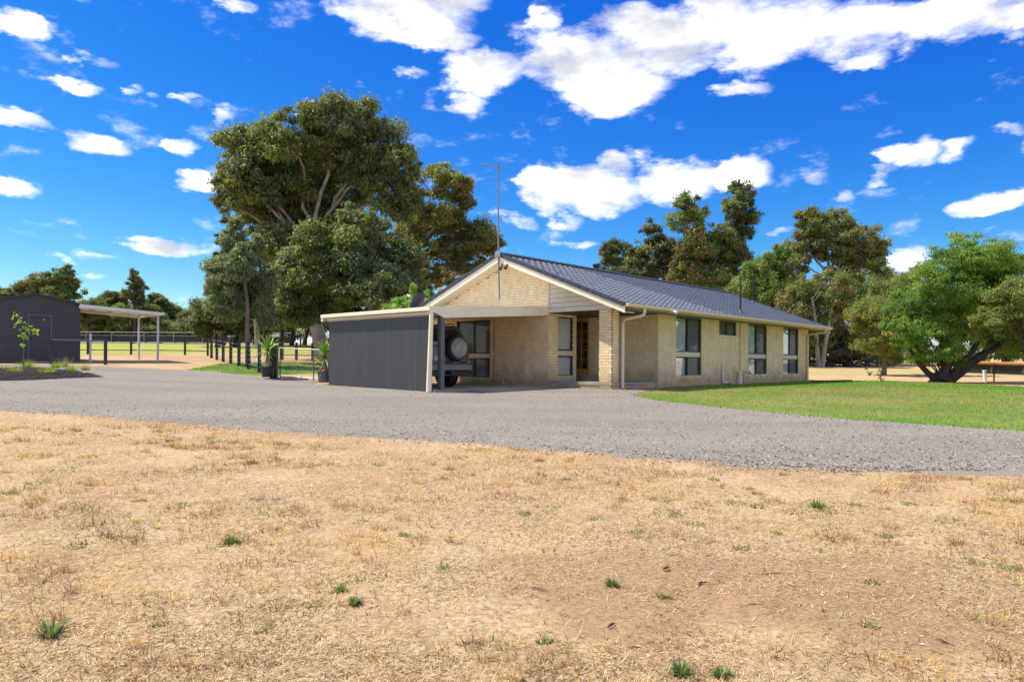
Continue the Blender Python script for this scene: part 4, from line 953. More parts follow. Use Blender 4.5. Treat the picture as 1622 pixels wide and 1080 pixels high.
    tmpo = bpy.data.objects.new('tmp', cu); tme = bpy.data.meshes.new_from_object(tmpo); bpy.data.objects.remove(tmpo); t = bpy.data.objects.new('plate_text', tme); COL.objects.link(t); t.parent = c; t.location = (-.275, -.036, .86); t.rotation_euler = (math.pi/2, 0, 0); t.scale = (.92, 1, 1)
    for s in (-1, 1): tube('roof_rail', M['black'], c, [(s*.62, .35, 1.86), (s*.63, .5, 1.91), (s*.63, 2.3, 1.90), (s*.62, 2.45, 1.85)], .017, 6)
build_car()
# ------------------------------------------------------------------ trees
GREY = (.235, .26, .13); OLIVE = (.26, .285, .095); DARK = (.13, .16, .07); GOLD = (.31, .31, .09); LIME = (.26, .34, .09); GREEN = (.20, .33, .05); PALE = (.26, .29, .17); RUST = (.25, .215, .085)
def leafmesh(name, C, R, n, size, parent, tints, droop=.5, flat=.8, kind=None, clump=9, inner=.45, sub=.36, subn=15, twigs=None):
    """C lobe centres (k,3), R radii (k,3): leaves gathered in clumps near the lobe surfaces"""
    C = np.array(C, float); R = np.array(R, float)*1.0; k = len(C); n = int(n*(1.32 if parent else 1.05)); size = size*(.77 if parent else .85)
    wgt = (R[:, 0]*R[:, 2])**1.0; wgt = wgt/wgt.sum(); CC, CR, CL = [], [], []
    for i in range(k):
        m = max(8, int(subn*2.2*(.6+wgt[i]*k*.5)))
        d = RNG.normal(size=(m, 3)); d /= np.linalg.norm(d, axis=1)[:, None]; r = RNG.uniform(inner, 1.0, (m, 1))
        CC.append(C[i]+d*R[i]*r); sc = sub*.72*np.exp(RNG.normal(0, .38, m)).clip(.35, 1.9)
        CR.append(np.stack([sc*R[i][0]*RNG.uniform(.7, 1.3, m), sc*R[i][1], sc*R[i][2]*RNG.uniform(.6, 1.2, m)], 1)); CL.append(np.full(m, i))
    CC = np.concatenate(CC); CR = np.concatenate(CR); CL = np.concatenate(CL)
    w = (CR[:, 0]*CR[:, 2])**.9*RNG.uniform(.5, 1.4, len(CC)); w /= w.sum(); idx = RNG.choice(len(CC), n, p=w)
    d = RNG.normal(size=(n, 3)); d /= np.linalg.norm(d, axis=1)[:, None]; d[:, 2] = np.where(d[:, 2] < -.2, d[:, 2]*.6, d[:, 2])
    rad = RNG.random((n, 1))**.5; rad = np.where(RNG.random((n, 1)) < .22, rad*RNG.uniform(1.0, 1.7, (n, 1)), rad)
    P = CC[idx]+d*CR[idx]*rad
    # sprays hang: some leaves trail below their clump
    P[:, 2] -= np.where(RNG.random(n) < .45, RNG.exponential(.42, n)*CR[idx][:, 2]*droop*2, 0)
    # small sprays inside the clump so that its edge breaks up
    P = CC[idx]+d*CR[idx]*rad
    P += .28*size*RNG.normal(size=(n, 3))
    q = P*(1.7/size*.22); nz = fbm(q[:, 0]+q[:, 2]*.7, q[:, 1]+q[:, 2]*1.3, 3, 77); keep = (nz > .36) | (RNG.random(n) < .25); P, d, idx = P[keep], d[keep], idx[keep]; n = len(P)
    nrm = d*.9+RNG.normal(size=(n, 3))*.75+np.array([0, 0, .35]); nrm /= np.linalg.norm(nrm, axis=1)[:, None]
    ax = RNG.normal(size=(n, 3))*(1-droop)+np.array([0, 0, -1.0])*droop*1.4; ax -= nrm*(ax*nrm).sum(1)[:, None]; ax /= np.linalg.norm(ax, axis=1)[:, None]+1e-9
    sd = np.cross(nrm, ax); L_ = size*RNG.uniform(.6, 1.35, (n, 1)); Wd = L_*RNG.uniform(.20, .34, (n, 1))
    V = np.stack([P-sd*Wd, P+sd*Wd+ax*L_*.15, P+ax*L_], 1).reshape(-1, 3)
    tints = np.array(tints); tc = tints[(CL[idx]*7+(idx % 3)) % len(tints)]*RNG.uniform(.72, 1.25, (n, 1))*RNG.uniform(.85, 1.15, (len(CC), 1))[idx]
    o = npmesh(name, V, np.arange(3*n).reshape(-1, 3), M['leaf'], parent, tint=np.repeat(tc, 3, axis=0))
    if kind: tag(o, kind=kind)
    return o, CC, CL
def tree(label, base, D, lobes, n, size, tints, bark='bark', r0=.25, group=None, fork=.35, droop=.5, name='gum_tree', cat='tree', depth=1.0, trunk=None, subn=15, sub=.36, inner=.45, twig=True, lean=(0, 0), rtop=.25):
    b0 = W(base[0], base[1], D); b0.z = T1(b0.x, b0.y)-.08
    root = empty(name, b0, 0, label, cat, group)
    C, R = [], []
    for i, l in enumerate(lobes):
        px, py, rp = l[:3]; rv = l[3] if len(l) > 3 else rp*.85; dd = l[4] if len(l) > 4 else random.uniform(-.5, .5)*depth*rp/F*D*1.3
        p = W(px, py, D+dd)-b0; C.append(p); R.append((rp/F*D, rp/F*D*.9, rv/F*D))
    leafm, CC, CL = leafmesh('crown', C, R, n, size, root, tints, droop, subn=subn, sub=sub, inner=inner)
    # wood
    mb = MB(); top = max(c.z for c in C); cx = sum(c.x for c in C)/len(C); cy = sum(c.y for c in C)/len(C)
    fz = fork*top; pts = trunk
    if pts is None: tr = [Vector((0, 0, 0)), Vector((lean[0]*fz*.4+cx*.10, cy*.05, fz*.5)), Vector((cx*.3+lean[0]*fz, cy*.2, fz))]
    else: tr = [Vector((0, 0, 0))]+[W(a, b, D)-b0 for a, b in pts]
    rr = [r0*1.25]+[r0*(1-.3*(i+1)/len(tr)) for i in range(len(tr)-1)]
    mb.tube(tr, rr, 10, False); fk = tr[-1]
    for i, c in enumerate(C):
        c = Vector(c); L_ = (c-fk).length; mid = fk.lerp(c, .5)+Vector((random.uniform(-.1, .1)*L_, random.uniform(-.1, .1)*L_, -.04*L_+random.uniform(-.06, .1)*L_))
        rb = r0*.24*min(1.2, (R[i][0]/max(r[0] for r in R))**.5+.25)
        if name == 'pepper_tree': rb *= .55
        q0 = fk+Vector((0, 0, -.15)); pp = []
        for s in range(8):
            t = s/7; q = q0.lerp(mid, t*2) if t < .5 else mid.lerp(c, t*2-1); wv = L_*.045*math.sin(math.pi*t)
            pp.append(q+Vector((random.uniform(-wv, wv), random.uniform(-wv, wv), random.uniform(-wv, wv)+L_*.07*math.sin(math.pi*t))))
        mb.tube(pp, [rb*(1.3-.95*s/7) for s in range(8)], 7, False)
        if twig:
            sub_ = [Vector(q) for q in CC[CL == i]][:7]
            for s in sub_: 
                m2 = c.lerp(s, .5)+Vector((random.uniform(-.12, .12), random.uniform(-.12, .12), random.uniform(-.1, .1)))*R[i][0]
                mb.tube([mid.lerp(c, .7), m2, s], [rb*.36, rb*.24, rb*.1], 5, False)
    mb.build('trunk', M[bark], root, True)
    return root
# the big gum behind the carport
GT = 'tall gum trees behind the carport'
tree('huge dark green gum tree with pale leaning trunk behind the potted plants', (510, 567), 45,
     [(410, 232, 50, 42), (385, 290, 42, 38), (372, 320, 28, 24), (470, 215, 52, 42), (530, 190, 52, 38), (575, 195, 42, 34), (610, 235, 46, 40), (635, 270, 30, 32), (560, 250, 55, 42), (465, 275, 54, 44),
      (430, 340, 46, 40), (500, 330, 46, 40), (620, 310, 36, 34), (545, 310, 40, 34), (400, 262, 40, 34), (380, 250, 26, 22), (590, 275, 36, 30), (455, 378, 36, 34), (640, 330, 26, 26), (505, 245, 44, 36), (405, 325, 34, 30), (445, 385, 40, 34), (425, 300, 40, 30), (485, 300, 40, 34), (470, 345, 44, 36), (520, 365, 40, 34), (425, 395, 34, 30), (470, 410, 36, 30), (515, 320, 34, 30)],
     180000, .30, [GREY, OLIVE, (0.160, 0.200, 0.080), (0.208, 0.224, 0.080)], 'gum', .46, GT, trunk=[(505, 530), (498, 505), (492, 470), (500, 430)], subn=14, sub=.36, depth=2.4, inner=.55)
tree('broad drooping grey green gum standing just left behind the carport roof', (540, 560), 38,
     [(565, 352, 34, 30), (605, 385, 38, 34), (545, 420, 44, 50), (610, 425, 40, 30), (490, 430, 44, 50), (590, 455, 50, 34), (520, 475, 48, 34), (640, 430, 34, 46), (460, 470, 36, 36), (625, 475, 30, 26), (570, 380, 40, 36), (505, 385, 36, 34), (565, 485, 40, 22), (615, 480, 40, 18), (650, 465, 34, 24), (480, 495, 34, 24), (590, 430, 36, 30)],
     115000, .26, [GREY, (0.208, 0.240, 0.096), OLIVE, (0.160, 0.208, 0.080)], 'bark', .34, GT, trunk=[(542, 520), (545, 470), (548, 430)], subn=15, depth=1.6)
tree('red brown tinged gum spreading to the right behind the gable', (640, 565), 52,
     [(690, 285, 46, 26), (735, 315, 22, 20), (725, 300, 30, 22), (660, 340, 34, 28), (715, 365, 52, 34), (765, 380, 30, 30), (690, 410, 44, 32), (745, 410, 40, 30), (650, 400, 34, 40), (785, 385, 14, 16), (700, 340, 34, 20), (720, 435, 40, 18), (670, 440, 34, 26), (655, 370, 30, 30)],
     75000, .26, [OLIVE, (0.320, 0.272, 0.080), GOLD, (0.208, 0.192, 0.080), RUST], 'gum', .42, GT, trunk=[(640, 500), (642, 450), (650, 410)], subn=13, sub=.3, depth=1.5)
tree('young grey leaved gum with a thin straight trunk in front of the big gum', (393, 570), 33,
     [(372, 380, 24, 26), (395, 400, 28, 30), (355, 430, 30, 34), (400, 450, 36, 38), (345, 480, 24, 28), (375, 480, 36, 34), (418, 490, 22, 30), (380, 420, 30, 30), (372, 355, 12, 16), (350, 455, 26, 24), (425, 440, 20, 26)],
     52000, .17, [PALE, (0.224, 0.272, 0.128), GREY], 'bark', .11, None, trunk=[(392, 520), (392, 480), (385, 430)], subn=13, sub=.33, depth=1.2)
tree('dark layered pine tree peeping out left of the big gum', (352, 560), 75, [(362, 350, 12, 7), (382, 347, 11, 9), (352, 378, 12, 7), (350, 402, 11, 6), (372, 375, 10, 7), (360, 420, 14, 9), (368, 398, 12, 8)], 12000, .30, [DARK, (0.080, 0.112, 0.048)], 'darkbark', .3, None, name='pine_tree', subn=6, fork=.9)
# trees seen dark below the big gum
for i, (bx, x, y, r, rv) in enumerate([(345, 340, 500, 34, 30), (372, 385, 505, 30, 30), (420, 425, 495, 34, 34), (445, 452, 490, 28, 36), (462, 470, 488, 26, 34), (482, 500, 480, 34, 34), (405, 400, 470, 36, 34)]):
    tree(['leafy olive gum far behind the arena fence', 'slim dark trunked gum right of the young grey gum', 'dark gum with bare lower trunk behind the arena fence', 'narrow shaded gum behind the arena corner', 'thin dark gum behind the red and white box', 'shaded gum behind the leaning pale trunk', 'dense brown green gum high behind the arena fence'][i],
         (bx, 545), 66+i*2.1, [(x, y, r, rv), (x-r*.5, y+12, r*.7, rv*.6), (x+r*.4, y-14, r*.7, rv*.6)], 15000, .34, [(0.112, 0.128, 0.056), OLIVE, (0.160, 0.144, 0.064)], 'darkbark', .24, 'shaded gums beyond the arena', fork=.3, subn=10)
# far left row
tree('rounded brown green tree rising behind the shed roof', (60, 545), 88, [(60, 455, 34, 20), (45, 462, 24, 18), (75, 450, 22, 20), (30, 470, 14, 12)], 16000, .34, [(0.192, 0.176, 0.080), OLIVE, (0.160, 0.144, 0.072)], 'bark', .3, None, subn=10)
tree('tall billowy dark gum behind the shed roof ridge', (102, 545), 84, [(98, 430, 20, 14), (88, 445, 18, 14), (108, 448, 18, 16), (100, 465, 24, 14), (82, 462, 14, 12), (118, 462, 10, 12)], 17000, .30, [(0.144, 0.192, 0.064), OLIVE, (0.112, 0.160, 0.056)], 'bark', .3, None, subn=10)
tree('small dark tree at the extreme left edge behind the shed', (4, 545), 85, [(4, 464, 16, 8), (-15, 466, 18, 12)], 5000, .30, [DARK, OLIVE], 'bark', .25)
tree('slender pointed tree standing above the far tree line', (214, 545), 92, [(213, 437, 8, 11), (212, 450, 14, 11), (222, 455, 12, 10), (208, 465, 16, 10), (218, 472, 14, 10)], 9000, .30, [(0.144, 0.136, 0.064), DARK, OLIVE], 'darkbark', .2, None, subn=8, fork=.5, lean=(0, 0))
names = ['dark bushy gum behind the lean-to roof', 'brown tipped gum beside the lean-to roof', 'dense low gum behind the lean-to posts', 'dark rounded gum right of the slender tree', 'green gum behind the right lean-to post', 'broad olive gum right of the lean-to', 'low yellow green gum beyond the paddock', 'pale olive gum left of the young grey gum', 'dark green gum tucked behind the lean-to', 'tall hedge-like gum near the arena middle', 'rusty topped gum among the far row']
for i, (x, y, r, rv) in enumerate([(140, 482, 26, 22), (170, 488, 22, 20), (198, 500, 26, 22), (248, 478, 18, 15), (235, 505, 26, 24), (275, 500, 28, 22), (300, 512, 26, 18), (318, 500, 26, 26), (150, 512, 30, 20), (262, 518, 30, 16), (185, 472, 16, 12)]):
    tree(names[i], (x, 545), 93+(i*5) % 9, [(x, y, r, rv), (x-r*.55, y+rv*.5, r*.7, rv*.7), (x+r*.55, y+rv*.4, r*.7, rv*.8), (x, y+rv, r, rv*.7)], 15000, .34, [[OLIVE, (0.192, 0.160, 0.072)], [RUST, DARK, OLIVE], [OLIVE, LIME]][i % 3]+[(0.128, 0.176, 0.064)], 'bark', .25, 'far row of gums beyond the paddock', fork=.3, subn=10, depth=.6)
# behind the house
BG = 'gums behind the house'
tree('dark rounded gum low behind the roof vent', (985, 575), 58, [(985, 405, 28, 24), (965, 405, 18, 18), (1005, 398, 22, 18), (990, 435, 34, 22), (1010, 425, 26, 22)], 22000, .27, [DARK, (0.128, 0.144, 0.064), OLIVE], 'darkbark', .26, BG, subn=11)
tree('thin crowned gum rising beside the roof ridge', (1040, 575), 60, [(1030, 362, 17, 14), (1045, 385, 26, 20), (1050, 415, 30, 30), (1030, 430, 28, 24), (1060, 400, 22, 20)], 20000, .27, [(0.176, 0.160, 0.088), DARK, (0.240, 0.224, 0.128)], 'bark', .26, BG, subn=10, inner=.3)
tree('tall twin topped gum behind the middle of the roof', (1115, 580), 56, [(1093, 325, 27, 24), (1088, 350, 30, 18), (1105, 340, 20, 18), (1100, 395, 34, 34), (1140, 400, 34, 36), (1120, 440, 40, 30), (1085, 430, 26, 24), (1140, 375, 24, 24)], 42000, .26, [OLIVE, LIME, (0.224, 0.192, 0.080), RUST], 'gum', .3, BG, subn=13)
tree('tall narrow gum with the highest dark top behind the house', (1160, 580), 57, [(1172, 312, 24, 24), (1182, 335, 22, 22), (1160, 335, 18, 18), (1172, 365, 26, 18), (1160, 400, 28, 30), (1180, 435, 28, 30), (1155, 450, 26, 28)], 34000, .26, [OLIVE, (0.192, 0.224, 0.072), DARK], 'bark', .28, BG, subn=12)
tree('wide open crowned gum right of the house roof', (1330, 582), 52, [(1290, 355, 34, 24), (1325, 350, 30, 24), (1355, 375, 34, 26), (1385, 400, 24, 20), (1275, 385, 30, 24), (1320, 390, 36, 24), (1360, 410, 36, 18), (1395, 425, 16, 16), (1265, 420, 20, 20), (1300, 375, 26, 20), (1330, 430, 26, 14)], 50000, .25, [OLIVE, (0.208, 0.224, 0.080), (0.256, 0.224, 0.080), GREY], 'gum', .30, BG, subn=13, inner=.5, trunk=[(1325, 540), (1322, 490), (1318, 440)])
tree('bright green leafy gum low behind the roof flue pipes', (1195, 580), 50, [(1210, 425, 30, 26), (1235, 410, 26, 22), (1190, 455, 32, 28), (1225, 460, 34, 30), (1160, 470, 26, 24), (1250, 450, 26, 30)], 34000, .22, [LIME, (0.208, 0.304, 0.080), OLIVE], 'bark', .2, BG, subn=12)
tree('dense olive gum standing at the far end of the house', (1262, 582), 48, [(1270, 470, 36, 34), (1300, 490, 34, 34), (1255, 510, 28, 34), (1290, 530, 34, 30), (1330, 470, 30, 32), (1310, 450, 28, 24)], 36000, .21, [OLIVE, (0.208, 0.240, 0.080), (0.272, 0.240, 0.096)], 'gum', .22, BG, subn=12)
tree('scraggy grey brown gum with pale bare trunks right of the house', (1300, 582), 50, [(1335, 510, 30, 34), (1305, 545, 24, 22), (1350, 545, 30, 24), (1370, 500, 24, 34), (1340, 560, 34, 14)], 22000, .2, [(0.208, 0.192, 0.096), OLIVE, (0.256, 0.208, 0.128)], 'gum', .2, BG, subn=10, inner=.3, fork=.5)
tree('tangled low brown gum at the foot of the tree belt', (1355, 584), 49, [(1320, 570, 26, 12), (1365, 565, 30, 16), (1395, 560, 28, 20), (1290, 568, 20, 12), (1420, 565, 24, 20)], 15000, .17, [(0.192, 0.160, 0.096), (0.160, 0.176, 0.080), (0.240, 0.192, 0.112)], 'bark', .12, BG, subn=9, inner=.3)
tree('yellow olive weeping shrub left of the big green tree', (1400, 590), 38, [(1400, 470, 38, 30), (1430, 455, 30, 26), (1375, 500, 30, 34), (1410, 520, 36, 34), (1385, 545, 30, 22), (1420, 555, 26, 22), (1455, 440, 26, 20)], 38000, .14, [GOLD, (0.320, 0.304, 0.088), (0.240, 0.288, 0.080)], 'bark', .12, None, name='weeping_shrub', subn=13, droop=.7)
tree('big round bright green pepper tree on the lawn edge at the right', (1492, 611), 31.5,
     [(1520, 420, 56, 44), (1560, 410, 52, 34), (1485, 450, 50, 40), (1450, 490, 44, 38), (1600, 430, 50, 40), (1500, 500, 60, 44), (1440, 530, 34, 32), (1560, 490, 56, 44), (1620, 490, 54, 44), (1480, 545, 40, 30), (1595, 530, 50, 30),
      (1640, 545, 46, 26), (1415, 505, 22, 26), (1530, 385, 34, 18), (1510, 560, 22, 22), (1545, 455, 50, 40), (1580, 455, 40, 36), (1455, 565, 22, 16)],
     170000, .12, [GREEN, (.24, .36, .06), (.15, .26, .06), (.29, .38, .08)], 'darkbark', .22, None, name='pepper_tree', subn=20, sub=.3, droop=.65, trunk=[(1494, 596)], depth=1.6, inner=.5)
tree('yellow tipped tree leaning in at the right edge of the lawn', (1640, 606), 29, [(1590, 480, 30, 26), (1570, 505, 30, 18), (1620, 500, 34, 34), (1610, 460, 26, 20), (1650, 520, 34, 30)], 30000, .12, [GOLD, (0.256, 0.320, 0.080), OLIVE], 'darkbark', .15, None, subn=13)
def pepper_limbs():
    b0 = W(1492, 611, 31.5); b0.z = T1(b0.x, b0.y)-.05
    root = [o for o in bpy.data.objects if o.name.startswith('pepper_tree')][0]
    for k, (pts, r) in enumerate([([(1496, 606), (1525, 585), (1552, 562), (1585, 545)], [.26, .2, .16, .10]), ([(1498, 604), (1520, 578), (1540, 556), (1556, 530)], [.2, .15, .12, .08]), ([(1488, 604), (1470, 590), (1455, 574), (1440, 550)], [.18, .13, .10, .06]), ([(1490, 600), (1498, 580), (1506, 555), (1510, 520)], [.24, .18, .15, .10])]):
        b = MB(); b.tube([W(x, y, 31.4-.15*k)-b0 for x, y in pts], r, 9, True); b.build('limb', M['darkbark'], root, True)
    b = MB(); b.lathe([(0, .62), (.25, .58), (.42, .42), (.5, .2), (.62, 0), (.7, -.1)], 14); b.build('burl', M['darkbark'], root, True)
pepper_limbs()
# a light green shrub behind the dish
tree('light green leafy shrub behind the satellite dish', (650, 560), 33, [(640, 478, 18, 10), (655, 462, 8, 12), (620, 488, 16, 8), (676, 466, 8, 8), (665, 482, 20, 12)], 5000, .13, [(0.352, 0.512, 0.144), (0.288, 0.448, 0.112)], 'bark', .06, None, name='shrub', subn=8)
# woodland mass beyond, one body of leaves
def mass(name, X0, X1, D, y0, y1, n, size, tints, seed):
    C, R = [], []
    for k in range(60):
        x = X0+(X1-X0)*(k+RNG.random())/60; r = RNG.uniform(18, 34); y = RNG.uniform(y0, y1)
        p = W(x, y, D+RNG.uniform(-3, 10)); C.append(p); R.append((r/F*D, r/F*D, r*.7/F*D))
    leafmesh(name, C, R, n, size, None, tints, kind='stuff', subn=7)
mass('far_woodland', -160, 560, 108, 492, 532, 90000, .5, [DARK, OLIVE, (0.144, 0.128, 0.064)], 1)
mass('far_woodland', 960, 1460, 62, 455, 560, 110000, .34, [DARK, OLIVE, (0.192, 0.160, 0.080)], 2)
mass('far_woodland', 1440, 1900, 58, 500, 566, 60000, .34, [DARK, OLIVE, GREEN], 3)
tree('broad olive green gum filling the gap between house end and yellow shrub', (1390, 584), 55, [(1370, 455, 34, 30), (1400, 440, 26, 22), (1350, 480, 34, 30), (1390, 500, 34, 30), (1340, 520, 30, 26), (1420, 470, 26, 26)], 34000, .23, [OLIVE, LIME, GREY], 'bark', .2, BG, subn=11)
tree('mid green gum crown just above the far roof ridge', (1215, 584), 60, [(1215, 440, 34, 24), (1180, 460, 30, 24), (1245, 460, 30, 26), (1230, 490, 34, 24), (1130, 455, 34, 22), (1090, 450, 34, 16)], 34000, .25, [OLIVE, GREY, LIME], 'bark', .2, BG, subn=11)
def bare_trunks():
    for i, (pts, r, lab) in enumerate([([(1297, 582), (1294, 545), (1291, 505), (1286, 470)], .14, 'pale bare gum trunk nearest the house end'), ([(1302, 582), (1306, 550), (1312, 520), (1318, 480)], .15, 'pale leaning gum trunk second from the house end'),
                                       ([(1276, 580), (1275, 540), (1279, 500)], .08, 'thin grey gum trunk close to the downpipe'), ([(408, 548), (407, 530), (405, 505)], .22, 'grey dead trunk behind the young grey gum')]):
        D = 47 if i < 3 else 60; b0 = W(*pts[0], D); b0.z = T1(b0.x, b0.y)
        e = empty('bare_trunk', b0, 0, lab, 'tree', 'bare gum trunks'); b = MB(); q = [Vector((0, 0, -.1))]+[W(x, y, D)-b0 for x, y in pts[1:]]; b.tube(q, [r*1.2, r, r*.8, r*.5][:len(q)], 8); b.build('trunk', M['gum'], e, True)
        b = MB()
        for s in range(5):
            a = q[1].lerp(q[-1], random.random()); b.tube([a, a+Vector((random.uniform(-1, 1), random.uniform(-.6, .6), random.uniform(.4, 1.4)))], [.04, .01], 5)
        b.build('branch', M['gum'], e, True)
bare_trunks()
# ------------------------------------------------------------------ potted yuccas, bed plants, saplings
def blade_mesh():
    b = MB(); n = 7; vs = []
    for i in range(n+1):
        t = i/n; w = .036*(1-t**2.2)*(.6+.8*min(1, t*3)); x = t; z = -.22*t*t
        vs += [(x, -w, z+.010), (x, 0, z), (x, w, z+.010)]
    b.add(vs, [(3*i+k, 3*i+k+1, 3*i+k+4, 3*i+k+3) for i in range(n) for k in range(2)]); return b
M['yucca'] = mat('yucca_leaf', (.13, .30, .03), .45, .3, 6, col2=(.32, .46, .06)); M['yuccadead'] = mat('dead_yucca_leaf', (.30, .20, .11), .9, .2, 8, col2=(.55, .43, .28))
def yucca(px, py, D, label, seed, potc, hgt=1.0):
    random.seed(seed); b0 = W(px, py, D); b0.z = max(T1(b0.x, b0.y), b0.z) if False else W(px, py, D).z
    r = empty('potted_yucca', b0, seed, label, 'potted plant', 'potted yuccas either side of the gate')
    b = MB(); b.lathe([(.0, 0), (.19, 0), (.215, .20), (.235, .33), (.245, .335), (.245, .36), (.225, .36), (.215, .30), (0, .30)], 26); b.build('pot', M[potc], r, True)
    b = MB(); b.lathe([(.0, .31), (.12, .315), (.222, .305)], 16); b.build('potting_soil', M['mulch'], r, True)
    b = MB(); b.tube([(0, 0, .28), (.02, .01, .55), (0, 0, .82*hgt)], [.06, .05, .045], 9); b.build('stem', M['bark'], r, True)
    pr = blade_mesh(); g0 = pr.build('leaf', M['yucca'], r, True); d0 = blade_mesh().build('dead_leaf', M['yuccadead'], r, True)
    c = Vector((0, 0, .80*hgt))
    for k in range(58):
        o = g0 if k == 0 else g0.copy()
        if k: COL.objects.link(o)
        a = k*2.39996; el = math.radians(82-105*(k/57)**1.15+random.uniform(-8, 8)); L_ = random.uniform(.50, .70)
        o.matrix_local = Matrix.Translation(c+Vector((0, 0, .12*(1-k/57)))) @ Matrix.Rotation(a, 4, 'Z') @ Matrix.Rotation(-el, 4, 'Y') @ Matrix.Diagonal((L_, L_*1.25, L_, 1))
    for k in range(80):
        o = d0 if k == 0 else d0.copy()
        if k: COL.objects.link(o)
        a = k*2.39996+1; z = c.z-.02-.30*random.random(); L_ = random.uniform(.34, .54)
        o.matrix_local = Matrix.Translation(Vector((0, 0, z))) @ Matrix.Rotation(a, 4, 'Z') @ Matrix.Rotation(math.radians(random.uniform(62, 86)), 4, 'Y') @ Matrix.Diagonal((L_, L_*1.1, L_*-.6, 1))
yucca(424, 597, 24.8, 'spiky green yucca in a black pot by the thick gate post', 3, 'black', 1.06)
yucca(514, 605.5, 23.0, 'spiky green yucca in a dark grey pot against the charcoal carport wall', 9, 'postgrey', .98)
random.seed(21)
def grasslet(px, py, rr, h, label, tints, n=160, dz=.12):
    p = G(px, py); a = RNG.random(n)*6.28; q = rr*.45*np.sqrt(RNG.random(n)); X = p.x+q*np.cos(a); Y = p.y+q*np.sin(a)
    o = shards('grass_clump', X, Y, np.full(n, p.z+dz), h*RNG.uniform(.5, 1.1, n), RNG.uniform(.012, .022, n), a+RNG.normal(0, .5, n), RNG.uniform(.5, 1.4, n), lerp_tint(n, tints), M['blade'], kind=None)
    tag(o, label, 'grass clump', 'young clumps in the mulch bed')
YG = [(.40, .46, .06), (.48, .50, .10), (.30, .38, .05)]
for px, py, rr, h, lab in [(22, 597, .30, .28, 'yellow green clump left of the sapling at the bed edge'), (2, 592, .3, .22, 'small clump at the extreme left of the bed'), (44, 589.5, .35, .42, 'tall upright clump right beside the sapling stem'), (74, 598, .4, .3, 'low wide yellow green clump in the middle of the bed'),
                           (88, 588, .25, .26, 'small tidy clump at the back of the bed'), (113, 594, .35, .32, 'bright green clump right of the bed middle'), (136, 592, .25, .26, 'last clump near the pointed right end of the bed')]:
    grasslet(px, py, rr, h, lab, YG)
for px, py, lab in [(103, 586, 'wispy seeding plant behind the bright clump'), (96, 587, 'feathery brownish plant at the back of the bed')]:
    grasslet(px, py, .3, .5, lab, [(.34, .34, .14), (.30, .26, .12)], 60)
def sapling(px, py, D, stem, leaves, n, size, label, tints, h0=0.1):
    b0 = W(px, py, D); b0.z = T1(b0.x, b0.y)+h0; r = empty('sapling', b0, 0, label, 'sapling')
    b = MB(); pts = [Vector((0, 0, -.1))]+[W(x, y, D)-b0 for x, y in stem]; b.tube(pts, [.018]+[.014-.008*i/len(stem) for i in range(len(stem))], 6); b.build('stem', M['bark'], r, True)
    C = np.array([(W(x, y, D+random.uniform(-.08, .08))-b0)[:] for x, y, _ in leaves]); R = np.array([[q/F*D, q/F*D*1.5, q/F*D] for *_, q in leaves]); i = RNG.integers(0, len(C), n)
    P = C[i]+RNG.normal(size=(n, 3))*R[i]*.55; nr = RNG.normal(size=(n, 3)); nr /= np.linalg.norm(nr, axis=1)[:, None]; ax = np.cross(nr, RNG.normal(size=(n, 3))); ax[:, 2] -= .3; ax /= np.linalg.norm(ax, axis=1)[:, None]; sd = np.cross(nr, ax)*size*.36
    L_ = size; V = np.stack([P, P+ax*L_*.5-sd, P+ax*L_, P+ax*L_*.5+sd], 1).reshape(-1, 3)
    npmesh('foliage', V, np.arange(4*n).reshape(-1, 4), M['leaf'], r, tint=np.repeat(lerp_tint(n, tints), 4, axis=0))
sapling(37.5, 589, 23.5, [(37.5, 560), (37.5, 535), (34, 518), (27, 500)], [(26, 501, 5), (29, 508, 5), (33, 515, 6), (38, 520, 5), (46, 520, 6), (52, 525, 5), (59, 526, 4), (37, 530, 4), (42, 534, 3), (36, 547, 2)], 110, .10, 'thin staked sapling with bright yellow green leaves before the shed', [(.32, .50, .04), (.42, .58, .06), (.25, .40, .04)])
sapling(1395, 606, 31, [(1394, 590), (1393, 575), (1390, 560)], [(1396, 600, 4), (1394, 590, 5), (1398, 583, 5), (1392, 572, 6), (1400, 568, 6), (1378, 592, 3), (1372, 583, 3), (1395, 560, 8), (1362, 578, 3), (1388, 550, 8)], 260, .075, 'small dark leaved sapling on the lawn edge right of the house', [(.05, .09, .025), (.08, .13, .03)], 0)
